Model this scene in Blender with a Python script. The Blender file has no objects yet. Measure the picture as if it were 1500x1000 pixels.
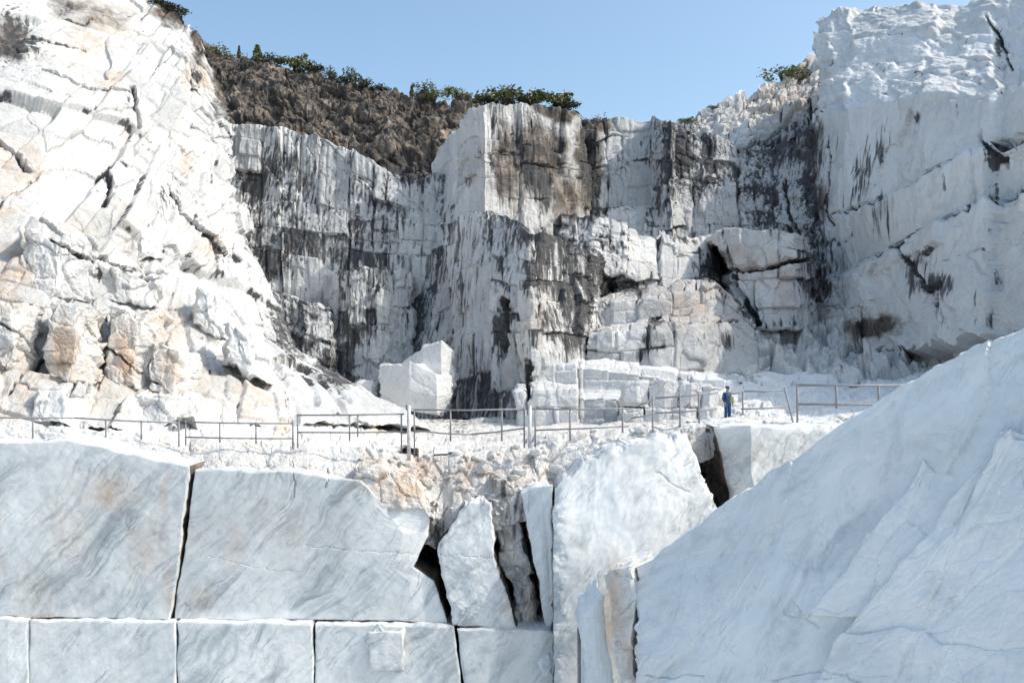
import bpy, math, random
import numpy as np
from mathutils import Vector, Matrix

# ------------------------------------------------------------------ camera
scene = bpy.context.scene
col = scene.collection
CAM_Z = 12.0
LENS = 35.0
F = 1500 * LENS / 36.0           # focal length in photo pixels (1500 wide)
HORIZON = 600.0                  # photo row of the horizon
TILT = math.atan((HORIZON - 500.0) / F)
cam_d = bpy.data.cameras.new('camera')
cam_d.lens = LENS; cam_d.sensor_width = 36.0
cam_d.clip_start = 0.1; cam_d.clip_end = 6000
cam = bpy.data.objects.new('camera', cam_d); col.objects.link(cam)
cam.location = (0, 0, CAM_Z)
cam.rotation_euler = (math.pi / 2 + TILT, 0, 0)
scene.camera = cam

# ------------------------------------------------------------------ light
SUN_EL, SUN_AZ = 46.0, 97.0      # azimuth clockwise from +Y (view direction)
EXPOSURE = 0.70
world = bpy.data.worlds.new('World'); scene.world = world; world.use_nodes = True
wn = world.node_tree.nodes; wl = world.node_tree.links
wn.clear()
sky = wn.new('ShaderNodeTexSky'); sky.sky_type = 'NISHITA'; sky.sun_disc = False
sky.sun_elevation = math.radians(SUN_EL); sky.sun_rotation = math.radians(SUN_AZ)
sky.air_density = 1.0; sky.dust_density = 4.5; sky.ozone_density = 0.6; sky.altitude = 600
bg = wn.new('ShaderNodeBackground'); bg.inputs[1].default_value = 0.15
wo = wn.new('ShaderNodeOutputWorld')
tint = wn.new('ShaderNodeMix'); tint.data_type = 'RGBA'; tint.blend_type = 'MULTIPLY'; tint.inputs[0].default_value = 1.0
tint.inputs[7].default_value = (0.94, 1.04, 1.01, 1)
wl.new(sky.outputs[0], tint.inputs[6]); wl.new(tint.outputs[2], bg.inputs[0]); wl.new(bg.outputs[0], wo.inputs[0])
sun_d = bpy.data.lights.new('sun', 'SUN'); sun_d.energy = 2.0; sun_d.angle = math.radians(0.5)
sun_d.color = (1.0, 0.93, 0.84)
sun = bpy.data.objects.new('sun', sun_d); col.objects.link(sun)
a, e = math.radians(SUN_AZ), math.radians(SUN_EL)
to_sun = Vector((math.sin(a) * math.cos(e), math.cos(a) * math.cos(e), math.sin(e)))
sun.rotation_euler = to_sun.to_track_quat('Z', 'Y').to_euler()
sun.location = to_sun * 120
vs = scene.view_settings
vs.view_transform = 'Standard'; vs.look = 'None'; vs.gamma = 1.0; vs.use_curve_mapping = False
vs.exposure = EXPOSURE

# ------------------------------------------------------------------ projection
ct, st = math.cos(TILT), math.sin(TILT)
def P(u, v, Y):
    """photo pixel + distance along the ground -> world point"""
    u = np.asarray(u, float); v = np.asarray(v, float); Y = np.asarray(Y, float)
    xc = (u - 750.0) / F; yc = (500.0 - v) / F
    dy = ct - yc * st; dz = st + yc * ct
    k = Y / dy
    return np.stack([xc * k, Y + 0 * k, CAM_Z + dz * k], -1)
def pix(p):
    x, y, z = p[..., 0], p[..., 1], p[..., 2] - CAM_Z
    fw = y * ct + z * st; up = -y * st + z * ct
    return 750 + F * x / fw, 500 - F * up / fw

# ------------------------------------------------------------------ noise (numpy)
_r = np.random.RandomState(7)
_perm = _r.permutation(1024)
_ang = _r.rand(1024) * 2 * np.pi
_gx, _gy = np.cos(_ang), np.sin(_ang)
_rnd = _r.rand(1024, 4)
def _h(i, j, s):
    return _perm[(_perm[(i + s * 37) & 1023] + j + s * 101) & 1023]
def perlin(x, y, s=0):
    i = np.floor(x).astype(int); j = np.floor(y).astype(int)
    fx = x - i; fy = y - j
    u = fx * fx * fx * (fx * (fx * 6 - 15) + 10); w = fy * fy * fy * (fy * (fy * 6 - 15) + 10)
    def g(a, b):
        h = _h(i + a, j + b, s)
        return _gx[h] * (fx - a) + _gy[h] * (fy - b)
    n0 = g(0, 0) * (1 - u) + g(1, 0) * u
    n1 = g(0, 1) * (1 - u) + g(1, 1) * u
    return (n0 * (1 - w) + n1 * w) * 1.5
def fbm(x, y, s=0, o=4, gain=0.5):
    r = 0; a = 1.0; t = 0
    for k in range(o):
        r = r + a * perlin(x * 2.03 ** k + 17.3 * k, y * 2.03 ** k - 9.1 * k, s + k); t += a; a *= gain
    return r / t * 1.4
def facet(x, y, s=0, tilt=1.0):
    """broken-rock facets: every Worley cell is its own tilted plane; also the distance to the cell edge"""
    i = np.floor(x).astype(int); j = np.floor(y).astype(int)
    best = np.full(x.shape, 9.0); second = np.full(x.shape, 9.0); val = np.zeros(x.shape)
    for a in (-1, 0, 1):
        for b in (-1, 0, 1):
            h = _h(i + a, j + b, s); r = _rnd[h]
            dx = x - (i + a + r[..., 0]); dy = y - (j + b + r[..., 1])
            d = np.maximum(np.abs(dx), np.abs(dy)) * 0.6 + 0.4 * np.hypot(dx, dy)
            vv = (r[..., 2] * 2 - 1) + tilt * (np.cos(r[..., 3] * 6.283) * dx + np.sin(r[..., 3] * 6.283) * dy)
            nb = d < best
            second = np.where(nb, best, np.minimum(second, d))
            val = np.where(nb, vv, val); best = np.where(nb, d, best)
    return val, second - best
def sstep(a, b, x):
    t = np.clip((x - a) / (b - a), 0, 1); return t * t * (3 - 2 * t)

def kd_blocks(S, T, w, h, amp, seed, groove=0.12, tilt=0.10, gw=0.12):
    """recursive rectangular jointing of a sawn quarry face: offset per block plus grooves at the joints"""
    rng = random.Random(seed)
    s = S.ravel(); t = T.ravel(); out = np.zeros(s.shape); edge = np.full(s.shape, 9.0); leaf = np.zeros(s.shape); down = np.zeros(s.shape)
    stack = [(np.arange(s.size), s.min(), s.max(), t.min(), t.max(), 0.0, 0)]
    while stack:
        idx, s0, s1, t0, t1, off, lev = stack.pop()
        if idx.size == 0: continue
        rw, rh = (s1 - s0) / w, (t1 - t0) / h
        if max(rw, rh) < 1.0 or (lev > 2 and max(rw, rh) < 2.6 and rng.random() < 0.42):
            a1, a2 = rng.uniform(-tilt, tilt), rng.uniform(-tilt, tilt)
            ss, tt = s[idx], t[idx]
            out[idx] = off + a1 * (ss - (s0 + s1) / 2) + a2 * (tt - (t0 + t1) / 2)
            leaf[idx] = rng.random(); down[idx] = tt - t0
            edge[idx] = np.minimum(np.minimum(ss - s0, s1 - ss), np.minimum(tt - t0, t1 - tt))
            continue
        k = rng.uniform(0.2, 0.8); da = amp * rng.uniform(-1, 1) * (0.75 ** lev); db = amp * rng.uniform(-1, 1) * (0.75 ** lev)
        if rw > rh:
            m = s0 + k * (s1 - s0); L = s[idx] < m
            stack.append((idx[L], s0, m, t0, t1, off + da, lev + 1)); stack.append((idx[~L], m, s1, t0, t1, off + db, lev + 1))
        else:
            m = t0 + k * (t1 - t0); L = t[idx] < m
            # an upper block tends to stand further back than the one below it
            stack.append((idx[L], s0, s1, t0, m, off - abs(da) * 0.6, lev + 1)); stack.append((idx[~L], s0, s1, m, t1, off + abs(db) * 0.6, lev + 1))
    out -= groove * (1 - sstep(0, gw, edge))
    return out.reshape(S.shape), edge.reshape(S.shape), leaf.reshape(S.shape), down.reshape(S.shape)

# ------------------------------------------------------------------ materials
MATS = {}
class NT:
    def __init__(s, name):
        s.m = bpy.data.materials.new(name); s.m.use_nodes = True
        s.n = s.m.node_tree.nodes; s.l = s.m.node_tree.links
        s.b = s.n['Principled BSDF']; MATS[name] = s.m
    def node(s, t, **kw):
        n = s.n.new(t)
        for k, v in kw.items():
            if k.startswith('i_'):
                n.inputs[k[2:].replace('_', ' ')].default_value = v
            else: setattr(n, k, v)
        return n
    def link(s, a, b): s.l.new(a, b)
    def pos(s):
        return s.node('ShaderNodeNewGeometry').outputs['Position']
    def mapping(s, vec, scale=(1, 1, 1), rot=(0, 0, 0), loc=(0, 0, 0)):
        m = s.node('ShaderNodeMapping')
        m.inputs['Scale'].default_value = scale; m.inputs['Rotation'].default_value = rot; m.inputs['Location'].default_value = loc
        s.link(vec, m.inputs['Vector']); return m.outputs[0]
    def noise(s, vec, scale, detail=6, rough=0.6, dist=0.0):
        n = s.node('ShaderNodeTexNoise', i_Scale=scale, i_Detail=detail, i_Roughness=rough, i_Distortion=dist)
        s.link(vec, n.inputs['Vector']); return n.outputs['Fac']
    def math(s, op, a, b=None, c=None, clamp=False):
        n = s.node('ShaderNodeMath', operation=op, use_clamp=clamp)
        for i, x in enumerate((a, b, c)):
            if x is None: continue
            if isinstance(x, (int, float)): n.inputs[i].default_value = x
            else: s.link(x, n.inputs[i])
        return n.outputs[0]
    def ramp(s, fac, stops):
        r = s.node('ShaderNodeValToRGB'); s.link(fac, r.inputs[0])
        e = r.color_ramp.elements
        while len(e) < len(stops): e.new(0.5)
        for x, (p, c) in zip(e, stops):
            x.position = p; x.color = tuple(c) + (1,) if len(c) == 3 else c
        return r.outputs[0]
    def step(s, fac, lo, hi):
        n = s.node('ShaderNodeMapRange', interpolation_type='SMOOTHSTEP')
        n.inputs['From Min'].default_value = lo; n.inputs['From Max'].default_value = hi
        s.link(fac, n.inputs['Value']); return n.outputs[0]
    def mix(s, fac, a, b, blend='MIX'):
        n = s.node('ShaderNodeMix', data_type='RGBA', blend_type=blend)
        if isinstance(fac, (int, float)): n.inputs[0].default_value = fac
        else: s.link(fac, n.inputs[0])
        for sock, x in ((n.inputs[6], a), (n.inputs[7], b)):
            if isinstance(x, tuple): sock.default_value = x + (1,)
            else: s.link(x, sock)
        return n.outputs[2]
    def bump(s, h, strength, dist):
        n = s.node('ShaderNodeBump', i_Strength=strength, i_Distance=dist)
        s.link(h, n.inputs['Height']); s.link(n.outputs[0], s.b.inputs['Normal'])
    def attr(s, name):
        a = s.node('ShaderNodeAttribute', attribute_name=name)
        sp = s.node('ShaderNodeSeparateColor'); s.link(a.outputs['Color'], sp.inputs[0])
        return sp.outputs[0], sp.outputs[1], sp.outputs[2], a.outputs['Alpha']

def gray(v): return (v, v, v)
def stone_material(name, white, dim, grain=0.0, grain_rot=0.0, bump=0.5, veins=0.35, fine=1.0):
    """white marble with veins, dark water streaks, rust and soil; where they lie comes from the stain attribute"""
    t = NT(name); pos = t.pos()
    dark, ochre, soil, pale = t.attr('stain')
    big = t.noise(pos, 0.16, 4, 0.55); med = t.noise(pos, 1.1, 7, 0.68, 0.3); fin = t.noise(pos, 7.0, 4, 0.7)
    base = t.mix(t.step(big, 0.35, 0.68), white, dim)
    base = t.mix(t.math('MULTIPLY', t.step(med, 0.52, 0.72), 0.40 * fine), base, tuple(c * 0.66 for c in dim))
    base = t.mix(t.math('MULTIPLY', t.step(fin, 0.55, 0.8), 0.30 * fine), base, tuple(c * 0.62 for c in dim))
    if grain:
        oi = t.node('ShaderNodeObjectInfo')
        va = t.node('ShaderNodeVectorMath', operation='MULTIPLY_ADD')
        cx = t.node('ShaderNodeCombineXYZ')
        for q in range(3): t.link(oi.outputs['Random'], cx.inputs[q])
        t.link(cx.outputs[0], va.inputs[0]); va.inputs[1].default_value = (37, 53, 71); t.link(pos, va.inputs[2])
        wb = t.node('ShaderNodeTexNoise', i_Scale=0.35, i_Detail=3.0); t.link(va.outputs[0], wb.inputs['Vector'])
        wv2 = t.node('ShaderNodeVectorMath', operation='MULTIPLY_ADD'); t.link(wb.outputs['Color'], wv2.inputs[0]); wv2.inputs[1].default_value = (1.8, 1.8, 1.8); t.link(va.outputs[0], wv2.inputs[2])
        rp = t.mapping(wv2.outputs[0], (1, 1, 1), (0, grain_rot, 0))
        patch = t.step(t.noise(va.outputs[0], 0.45, 4, 0.6), 0.40, 0.62)
        gv = t.mapping(rp, (2.4, 0.8, 0.36))
        g = t.noise(gv, 1.0, 8, 0.66, 0.6)
        base = t.mix(t.math('MULTIPLY', t.step(g, 0.42, 0.72), t.math('MULTIPLY_ADD', patch, grain * 0.6, grain * 0.5)), base, tuple(c * f for c, f in zip(dim, (0.50, 0.55, 0.60))))
        g2 = t.noise(t.mapping(rp, (1.5, 0.8, 0.25), (0, 0.1, 0), (3, 0, 7)), 0.8, 5, 0.6, 0.4)
        base = t.mix(t.math('MULTIPLY', t.step(g2, 0.45, 0.7), grain * 0.5), base, (0.80, 0.80, 0.79))
        g3 = t.noise(t.mapping(rp, (6.5, 2.0, 0.9), (0, -0.12, 0), (9, 0, 1)), 1.0, 6, 0.7, 0.5)
        base = t.mix(t.math('MULTIPLY', t.step(g3, 0.5, 0.72), t.math('MULTIPLY', patch, grain * 0.5)), base, tuple(c * f for c, f in zip(dim, (0.6, 0.62, 0.64))))
    if grain:
        gl = t.noise(t.mapping(rp, (1.5, 0.6, 0.16), (0, 0.06, 0), (2, 4, 6)), 1.0, 6, 0.6, 0.35)
        gl = t.math('ABSOLUTE', t.math('SUBTRACT', gl, 0.47))
        br = t.step(t.noise(pos, 0.9, 4, 0.6), 0.42, 0.62)
        base = t.mix(t.math('MULTIPLY', t.math('MULTIPLY', t.math('SUBTRACT', 1.0, t.step(gl, 0.0, 0.022)), br), grain * 0.75), base, tuple(c * f for c, f in zip(dim, (0.48, 0.52, 0.55))))
        sc1 = t.noise(t.mapping(rp, (9.0, 3.0, 0.7), (0, 0.25, 0), (1, 2, 3)), 1.0, 4, 0.6, 0.2)
        base = t.mix(t.math('MULTIPLY', t.step(sc1, 0.62, 0.70), t.math('MULTIPLY', t.math('SUBTRACT', 1.0, patch), grain * 0.6)), base, (0.83, 0.83, 0.82))
    # veins
    wv = t.noise(pos, 0.7, 6, 0.6, 1.2)
    vn = t.math('ABSOLUTE', t.math('SUBTRACT', wv, 0.5))
    vein = t.math('MULTIPLY', t.math('SUBTRACT', 1.0, t.step(vn, 0.0, 0.014)), veins)
    base = t.mix(vein, base, tuple(c * 0.45 for c in dim))
    tn = t.node('ShaderNodeAttribute', attribute_name='tone'); tc = t.node('ShaderNodeCombineColor')
    for q in range(3): t.link(tn.outputs['Fac'], tc.inputs[q])
    base = t.mix(1.0, base, tc.outputs[0], 'MULTIPLY')
    # chalky dust
    base = t.mix(t.math('MULTIPLY', pale, t.step(med, 0.25, 0.6), None, True), base, (0.84, 0.84, 0.83))
    # rust / clay
    on = t.noise(t.mapping(pos, (0.8, 0.8, 0.35)), 1.3, 6, 0.62)
    of = t.math('MULTIPLY', ochre, t.step(on, 0.30, 0.66), None, True)
    oc = t.ramp(t.noise(pos, 1.9, 5), [(0.3, (0.36, 0.20, 0.11)), (0.55, (0.55, 0.40, 0.28)), (0.75, (0.66, 0.53, 0.41))])
    base = t.mix(t.math('MULTIPLY', of, 0.85), base, oc)
    # soil-coloured weathered rock
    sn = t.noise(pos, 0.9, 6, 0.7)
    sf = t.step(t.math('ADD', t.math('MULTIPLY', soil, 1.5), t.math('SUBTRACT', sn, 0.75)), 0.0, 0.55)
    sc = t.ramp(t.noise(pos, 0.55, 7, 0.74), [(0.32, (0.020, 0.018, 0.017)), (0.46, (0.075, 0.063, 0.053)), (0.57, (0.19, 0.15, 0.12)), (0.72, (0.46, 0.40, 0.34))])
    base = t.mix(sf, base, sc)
    # black water streaks, fine and broad
    s1 = t.noise(t.mapping(pos, (3.6, 3.6, 0.10)), 1.0, 5, 0.62)
    s2 = t.noise(t.mapping(pos, (0.62, 0.62, 0.085), (0, 0, 0), (5, 2, 1)), 1.0, 4, 0.66)
    s3 = t.noise(t.mapping(pos, (1.3, 1.3, 0.5), (0, 0, 0), (1, 8, 3)), 1.0, 5, 0.7)
    sm = t.math('ADD', t.math('MULTIPLY', s1, 0.62), t.math('ADD', t.math('MULTIPLY', s2, 0.22), t.math('MULTIPLY', s3, 0.16)))
    df = t.step(t.math('SUBTRACT', sm, t.math('MULTIPLY_ADD', dark, -0.27, 0.645)), 0.0, 0.13)
    dc = t.ramp(t.noise(t.mapping(pos, (3, 3, 0.4)), 1.0, 5), [(0.35, (0.018, 0.018, 0.020)), (0.62, (0.085, 0.083, 0.085)), (0.8, (0.20, 0.19, 0.18))])
    gate = t.step(dark, 0.02, 0.15)
    base = t.mix(t.math('MULTIPLY', t.math('MULTIPLY', df, gate), 0.95), base, dc)
    t.link(base, t.b.inputs['Base Color'])
    rr = t.math('MULTIPLY_ADD', fin, 0.3, 0.62); t.link(rr, t.b.inputs['Roughness'])
    t.b.inputs['Specular IOR Level'].default_value = 0.3
    hgt = t.math('ADD', t.math('MULTIPLY', med, 1.0), t.math('MULTIPLY', fin, 0.35))
    t.bump(hgt, bump, 0.25)
    return t.m

stone_material('cliff marble', (0.74, 0.725, 0.705), (0.58, 0.58, 0.58), bump=0.8, fine=1.6)
stone_material('block marble', (0.77, 0.76, 0.74), (0.56, 0.575, 0.57), grain=1.0, grain_rot=-0.75, bump=0.05, veins=0.2, fine=0.45)
stone_material('slab marble', (0.80, 0.80, 0.795), (0.63, 0.66, 0.67), grain=0.5, grain_rot=-0.6, bump=0.06, veins=0.2, fine=0.7)
stone_material('rubble marble', (0.74, 0.72, 0.69), (0.58, 0.56, 0.54), bump=0.8, fine=1.5)

def simple(name, color, rough=0.7, metal=0.0, var=0.25, scale=6.0):
    t = NT(name); n = t.noise(t.pos(), scale, 6, 0.65)
    t.link(t.mix(t.step(n, 0.35, 0.7), tuple(c * (1 - var) for c in color), tuple(min(1, c * (1 + var)) for c in color)), t.b.inputs['Base Color'])
    t.b.inputs['Roughness'].default_value = rough; t.b.inputs['Metallic'].default_value = metal
    return t.m
def rusty(name, c1, c2):
    t = NT(name); n = t.noise(t.pos(), 5.0, 7, 0.7)
    t.link(t.mix(t.step(n, 0.42, 0.62), c1, c2), t.b.inputs['Base Color']); t.b.inputs['Roughness'].default_value = 0.65
    t.b.inputs['Metallic'].default_value = 0.2
rusty('railing steel', (0.27, 0.275, 0.285), (0.25, 0.22, 0.21))
rusty('pale post', (0.66, 0.66, 0.66), (0.50, 0.47, 0.44))
simple('blue cloth', (0.025, 0.07, 0.17), 0.85)
simple('dark blue cloth', (0.012, 0.03, 0.09), 0.85)
simple('lime cloth', (0.27, 0.28, 0.12), 0.8)
simple('skin', (0.42, 0.26, 0.19), 0.6, var=0.08)
simple('boot leather', (0.03, 0.025, 0.02), 0.6)
simple('bark', (0.10, 0.08, 0.06), 0.9)
def leafmat(name, a, b):
    t = NT(name); oi = t.node('ShaderNodeObjectInfo')
    n = t.noise(t.pos(), 3.0, 4, 0.6)
    c = t.mix(t.step(n, 0.35, 0.68), a, b)
    hs = t.node('ShaderNodeHueSaturation'); t.link(c, hs.inputs['Color'])
    t.link(t.math('MULTIPLY_ADD', oi.outputs['Random'], 0.05, 0.475), hs.inputs['Hue'])
    t.link(t.math('MULTIPLY_ADD', oi.outputs['Random'], 0.7, 0.85), hs.inputs['Value'])
    t.link(hs.outputs[0], t.b.inputs['Base Color']); t.b.inputs['Roughness'].default_value = 0.6
    t.b.inputs['Transmission Weight'].default_value = 0.0
leafmat('foliage', (0.05, 0.065, 0.022), (0.19, 0.18, 0.055))
leafmat('dark foliage', (0.025, 0.036, 0.022), (0.075, 0.085, 0.040))
leafmat('dry grass', (0.05, 0.05, 0.025), (0.14, 0.12, 0.06))

# ------------------------------------------------------------------ stains, some painting in shade: (u, v, half width, half height, strength)
DARK = [
 # left cliff
 (15,55,45,55,.9),(45,70,40,80,.55),(25,105,70,45,.45),(110,15,50,25,.45),(90,140,50,20,.45),(188,150,12,35,.8),(160,262,14,22,.8),(240,300,26,40,.6),(150,300,12,14,.6),(140,330,8,20,.7),
 (285,105,14,22,.6),(100,375,70,12,.55),(190,395,40,8,.6),(165,520,6,50,.5),(225,530,5,50,.55),(330,380,16,24,.6),(310,345,10,26,.6),(255,460,18,22,.5),(270,230,10,14,.5),
 # back wall; the strong ones paint shade into the left-facing recess
 (460,320,130,120,.62),(400,250,50,45,.72),(375,290,35,45,.75),(400,370,60,60,.72),(560,300,60,60,.6),(520,380,80,60,.6),(600,260,40,30,.65),(430,480,50,60,.95),(520,470,55,90,.85),(495,540,50,40,.95),(600,490,35,90,.62),(560,430,40,60,.62),
 (650,300,20,50,.55),(655,420,50,90,.38),(690,560,70,80,.5),(670,610,60,40,.6),(735,480,12,45,1.0),(740,380,10,60,.5),(720,600,30,60,.45),(600,620,40,30,.3),
 # prow
 (770,230,60,80,.82),(740,280,30,40,.8),(800,280,40,50,.85),(860,240,16,80,1.0),(850,300,40,30,.9),(815,200,15,40,.8),(720,240,10,80,.75),(700,210,14,50,.4),(692,260,12,30,.5),
 (790,340,40,20,.75),(800,380,22,50,.6),(835,420,30,110,.78),(862,430,12,110,.9),(880,400,40,50,.8),(850,480,40,40,.7),(780,420,10,40,.7),(900,355,40,25,.6),(920,420,30,25,.75),(705,350,60,40,.30),(910,240,40,60,.28),
 (975,290,22,60,.9),(985,230,18,60,.95),(1000,220,25,50,.95),(1040,230,50,40,.8),(1020,180,25,25,.7),(965,200,16,40,.6),(1030,270,25,25,.7),(945,240,20,60,.4),(1000,350,30,10,.7),
 (1090,300,60,60,.35),(1110,260,30,80,.75),(1130,280,14,80,.9),(1150,220,50,40,.9),(1190,260,30,120,1.0),(1190,390,30,90,.95),(1200,420,22,60,.95),(1170,190,40,20,.9),(1230,400,14,50,.6),
 (1040,390,22,30,.95),(1060,410,20,50,.7),(1115,390,60,6,.8),(1100,370,10,30,.5),(1150,380,20,70,.45),(1090,455,25,12,.8),(1130,475,50,18,.85),
 (960,470,20,18,.8),(975,500,50,25,.55),(1020,510,60,25,.5),(1000,450,60,30,.25),(800,470,20,25,.8),(790,400,16,30,.6),(1060,500,20,20,.7),
 # right cliff
 (1270,250,18,55,1.0),(1258,265,14,55,1.0),(1292,215,16,45,.95),(1285,310,16,60,1.0),(1305,320,16,45,.8),(1225,210,14,60,.7),(1335,190,16,40,.6),(1450,225,9,22,1.0),(1455,240,6,22,.9),(1465,65,8,40,.7),(1335,405,14,50,1.1),(1365,418,35,24,1.2),(1350,390,30,40,.7),(1380,450,12,40,.8),(1432,450,12,40,.75),(1450,470,10,25,.7),(1330,130,40,30,.3),(1495,290,8,20,.8),(1270,460,30,30,.5),(1280,480,50,20,.9),(1240,440,12,30,.6),
 (1230,200,20,60,.3),(1200,140,6,60,.5),(1100,160,12,30,.7),(1070,195,8,14,.6),(1140,165,16,30,.5),
 # floor and blocks
 (1250,520,50,25,.55),(1310,520,16,16,.7),(1150,510,60,20,.4),(970,560,60,12,.5),(900,590,120,20,.15),(960,625,40,8,.6),(1030,650,10,30,.5),
 (645,760,10,50,.6),(640,790,16,50,.8),(770,560,7,40,.8),(610,600,60,6,.3),(1010,640,15,10,.5),(560,630,16,5,.9),
 (760,740,40,60,.5),(700,690,60,30,.42),(640,690,40,18,.45),(440,690,14,20,.35),(800,690,50,30,.25),
 (200,720,8,50,.18),(60,700,40,20,.2)]
OCHRE = [(165,120,22,18,.9),(150,40,55,45,.6),(130,60,35,35,.6),(20,240,40,40,1.0),(20,400,45,60,1.0),(10,300,30,30,.8),(285,112,18,24,1.0),(120,75,40,35,.5),(270,240,14,20,.7),(190,380,40,60,.3),(180,525,20,55,1.0),(245,540,22,40,.8),(100,520,30,60,.9),(60,560,40,30,.7),(85,520,10,50,.8),(20,570,50,50,.6),(360,590,60,30,.7),(310,360,24,30,.8),(150,560,100,50,.4),(300,560,60,40,.4),(250,475,30,30,.8),(15,600,60,20,.6),(375,570,26,12,.9),(140,590,60,20,.4),(330,590,40,30,.5),(60,250,30,30,.5),
 (190,330,20,30,.4),(180,200,20,40,.3),(415,630,18,16,1.2),(555,632,24,6,1.0),(110,330,30,20,.3),
 (790,470,24,30,.8),(800,400,16,60,.45),(780,280,60,50,.55),(750,220,50,60,.5),(1150,400,30,60,.7),(1110,390,70,60,.7),(1020,450,80,40,.55),(1150,140,60,40,.55),(1180,110,40,40,.6),(1270,470,30,25,.7),(1210,385,12,40,.5),(975,230,12,60,.4),(1060,420,20,30,.5),(1360,90,100,60,.12),
 (545,700,25,25,1.2),(595,712,22,22,1.5),(700,690,90,35,.6),(610,690,40,25,.8),(330,650,200,14,.3),
 (150,720,60,30,.55),(100,760,40,60,.45),(220,800,30,60,.4),(320,800,60,40,.4),(400,790,80,60,.2),(245,840,8,40,.9),(50,880,30,40,.5),(0,800,20,60,.4),(240,730,6,30,.7),(300,870,30,30,.4),(155,722,10,10,.9),(450,770,90,40,.15),
 (560,950,30,30,.5),(1090,660,60,25,.25),(1090,670,8,8,.7),(905,900,20,60,.8),(900,850,15,40,.9),(920,960,20,50,.6),(1100,600,80,20,.2),(770,900,30,30,.5)]
SOIL = [(330,110,22,60,.9),(880,180,30,22,.7),(10,60,40,40,.6),(255,20,40,20,.7),(290,60,12,40,.7),(150,30,60,30,.35),(100,10,60,20,.4),(1150,120,40,40,.22),(1120,110,60,20,.25),(1040,180,50,15,.2),(815,330,60,10,.4),(1275,478,45,18,.8),(1050,390,20,30,.6),
 (790,230,62,75,.60),(745,240,30,80,.58),(862,240,22,90,.8),(835,290,40,50,.55),(735,150,40,14,.3),(820,160,50,16,.8),(1190,210,30,40,.5),(1200,290,22,60,.5),(1000,230,25,45,.4),(835,420,40,90,.18),(905,400,30,30,.25)]
PALE = [(330,640,330,26,.9),(700,655,120,20,.7),(430,560,120,60,.7),(300,450,80,80,.3),(880,760,60,60,.9),(960,740,60,40,.8),(1200,590,200,50,.9),(1380,860,120,120,.6),(1280,720,30,80,.3),(120,150,80,100,.3),(1350,250,120,100,.5),(1430,700,60,80,.3),(1040,900,120,80,.3),(350,905,150,10,.9),(1340,90,160,60,.6),
 (230,790,6,30,.3),(690,330,30,20,.3)]
CRACKS = [ # photo-pixel polylines, half width, depth in metres
 ([(50,330),(115,372),(180,394),(232,412)],2.2,.5),([(184,140),(190,165),(198,190)],3,.5),([(0,468),(30,492),(60,530)],1.6,.3),([(130,478),(175,520),(228,566)],1.3,.25),
 ([(240,292),(270,325),(300,350),(312,372)],2.5,.5),([(292,345),(312,380),(338,395)],3,.4),([(0,205),(20,222),(42,246)],3,.5),([(60,110),(120,140),(175,150)],1.6,.3),([(150,255),(158,280),(146,310)],3,.5),([(300,500),(350,548),(420,575)],1.4,.25),
 ([(1222,320),(1290,294),(1345,268),(1400,240),(1452,212),(1520,188)],1.3,.35),([(1240,400),(1310,367),(1400,324),(1452,298),(1530,262)],1.4,.35),([(1440,198),(1448,218),(1458,246)],3.2,.5),([(1446,25),(1458,55),(1472,92)],2.2,.4),([(1320,366),(1345,395),(1362,424)],3,.5),([(1362,425),(1396,422)],5,.6),([(1376,430),(1382,470)],3.5,.5),([(1212,200),(1220,260),(1216,330)],1.4,.3),
 ([(1145,898),(1176,904),(1200,892),(1226,896)],1.1,.03),([(1160,880),(1178,900),(1200,918)],1.0,.03),([(945,990),(985,992),(1004,985),(1030,990)],1.6,.05),([(1130,996),(1190,984),(1230,988),(1262,998)],1.2,.04),([(1196,745),(1206,775),(1212,810)],0.9,.02),
 ([(430,680),(430,728)],1.0,.08),([(478,690),(479,712)],1.3,.08),([(446,798),(520,806),(640,812)],0.7,.02),([(645,812),(726,814)],0.7,.02),([(300,812),(380,832),(440,838)],0.6,.02),([(960,692),(985,706),(1010,720)],1.0,.03),
 ([(1072,396),(1110,392),(1170,384)],3.0,.7),([(1046,366),(1062,396),(1085,432),(1112,474)],4.5,.8),([(776,528),(775,570),(777,604)],2.5,.5),([(735,440),(738,480),(736,520)],5,.8),([(864,380),(866,460),(862,520)],3,.6),([(958,476),(1010,480),(1080,470)],1.8,.4),([(1140,250),(1150,300),(1158,336)],2,.4)]
def crack_at(u, v):
    m = np.zeros(u.shape); dep = np.zeros(u.shape)
    wu = u + 4 * fbm(u / 18.0, v / 18.0, 81, 4); wv = v + 4 * fbm(u / 18.0, v / 18.0, 87, 4)
    lo_u, hi_u, lo_v, hi_v = u.min(), u.max(), v.min(), v.max()
    for pts, w, dp in CRACKS:
        if max(p[0] for p in pts) < lo_u or min(p[0] for p in pts) > hi_u or max(p[1] for p in pts) < lo_v or min(p[1] for p in pts) > hi_v: continue
        d = np.full(u.shape, 1e9)
        for (a0, b0), (a1, b1) in zip(pts[:-1], pts[1:]):
            dx, dy = a1 - a0, b1 - b0
            t = np.clip(((wu - a0) * dx + (wv - b0) * dy) / (dx * dx + dy * dy), 0, 1)
            d = np.minimum(d, np.hypot(wu - a0 - t * dx, wv - b0 - t * dy))
        k = 1 - sstep(w * 0.6, w * 1.4, d)
        m = np.maximum(m, k); dep = np.maximum(dep, k * dp)
    return m, dep
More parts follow.
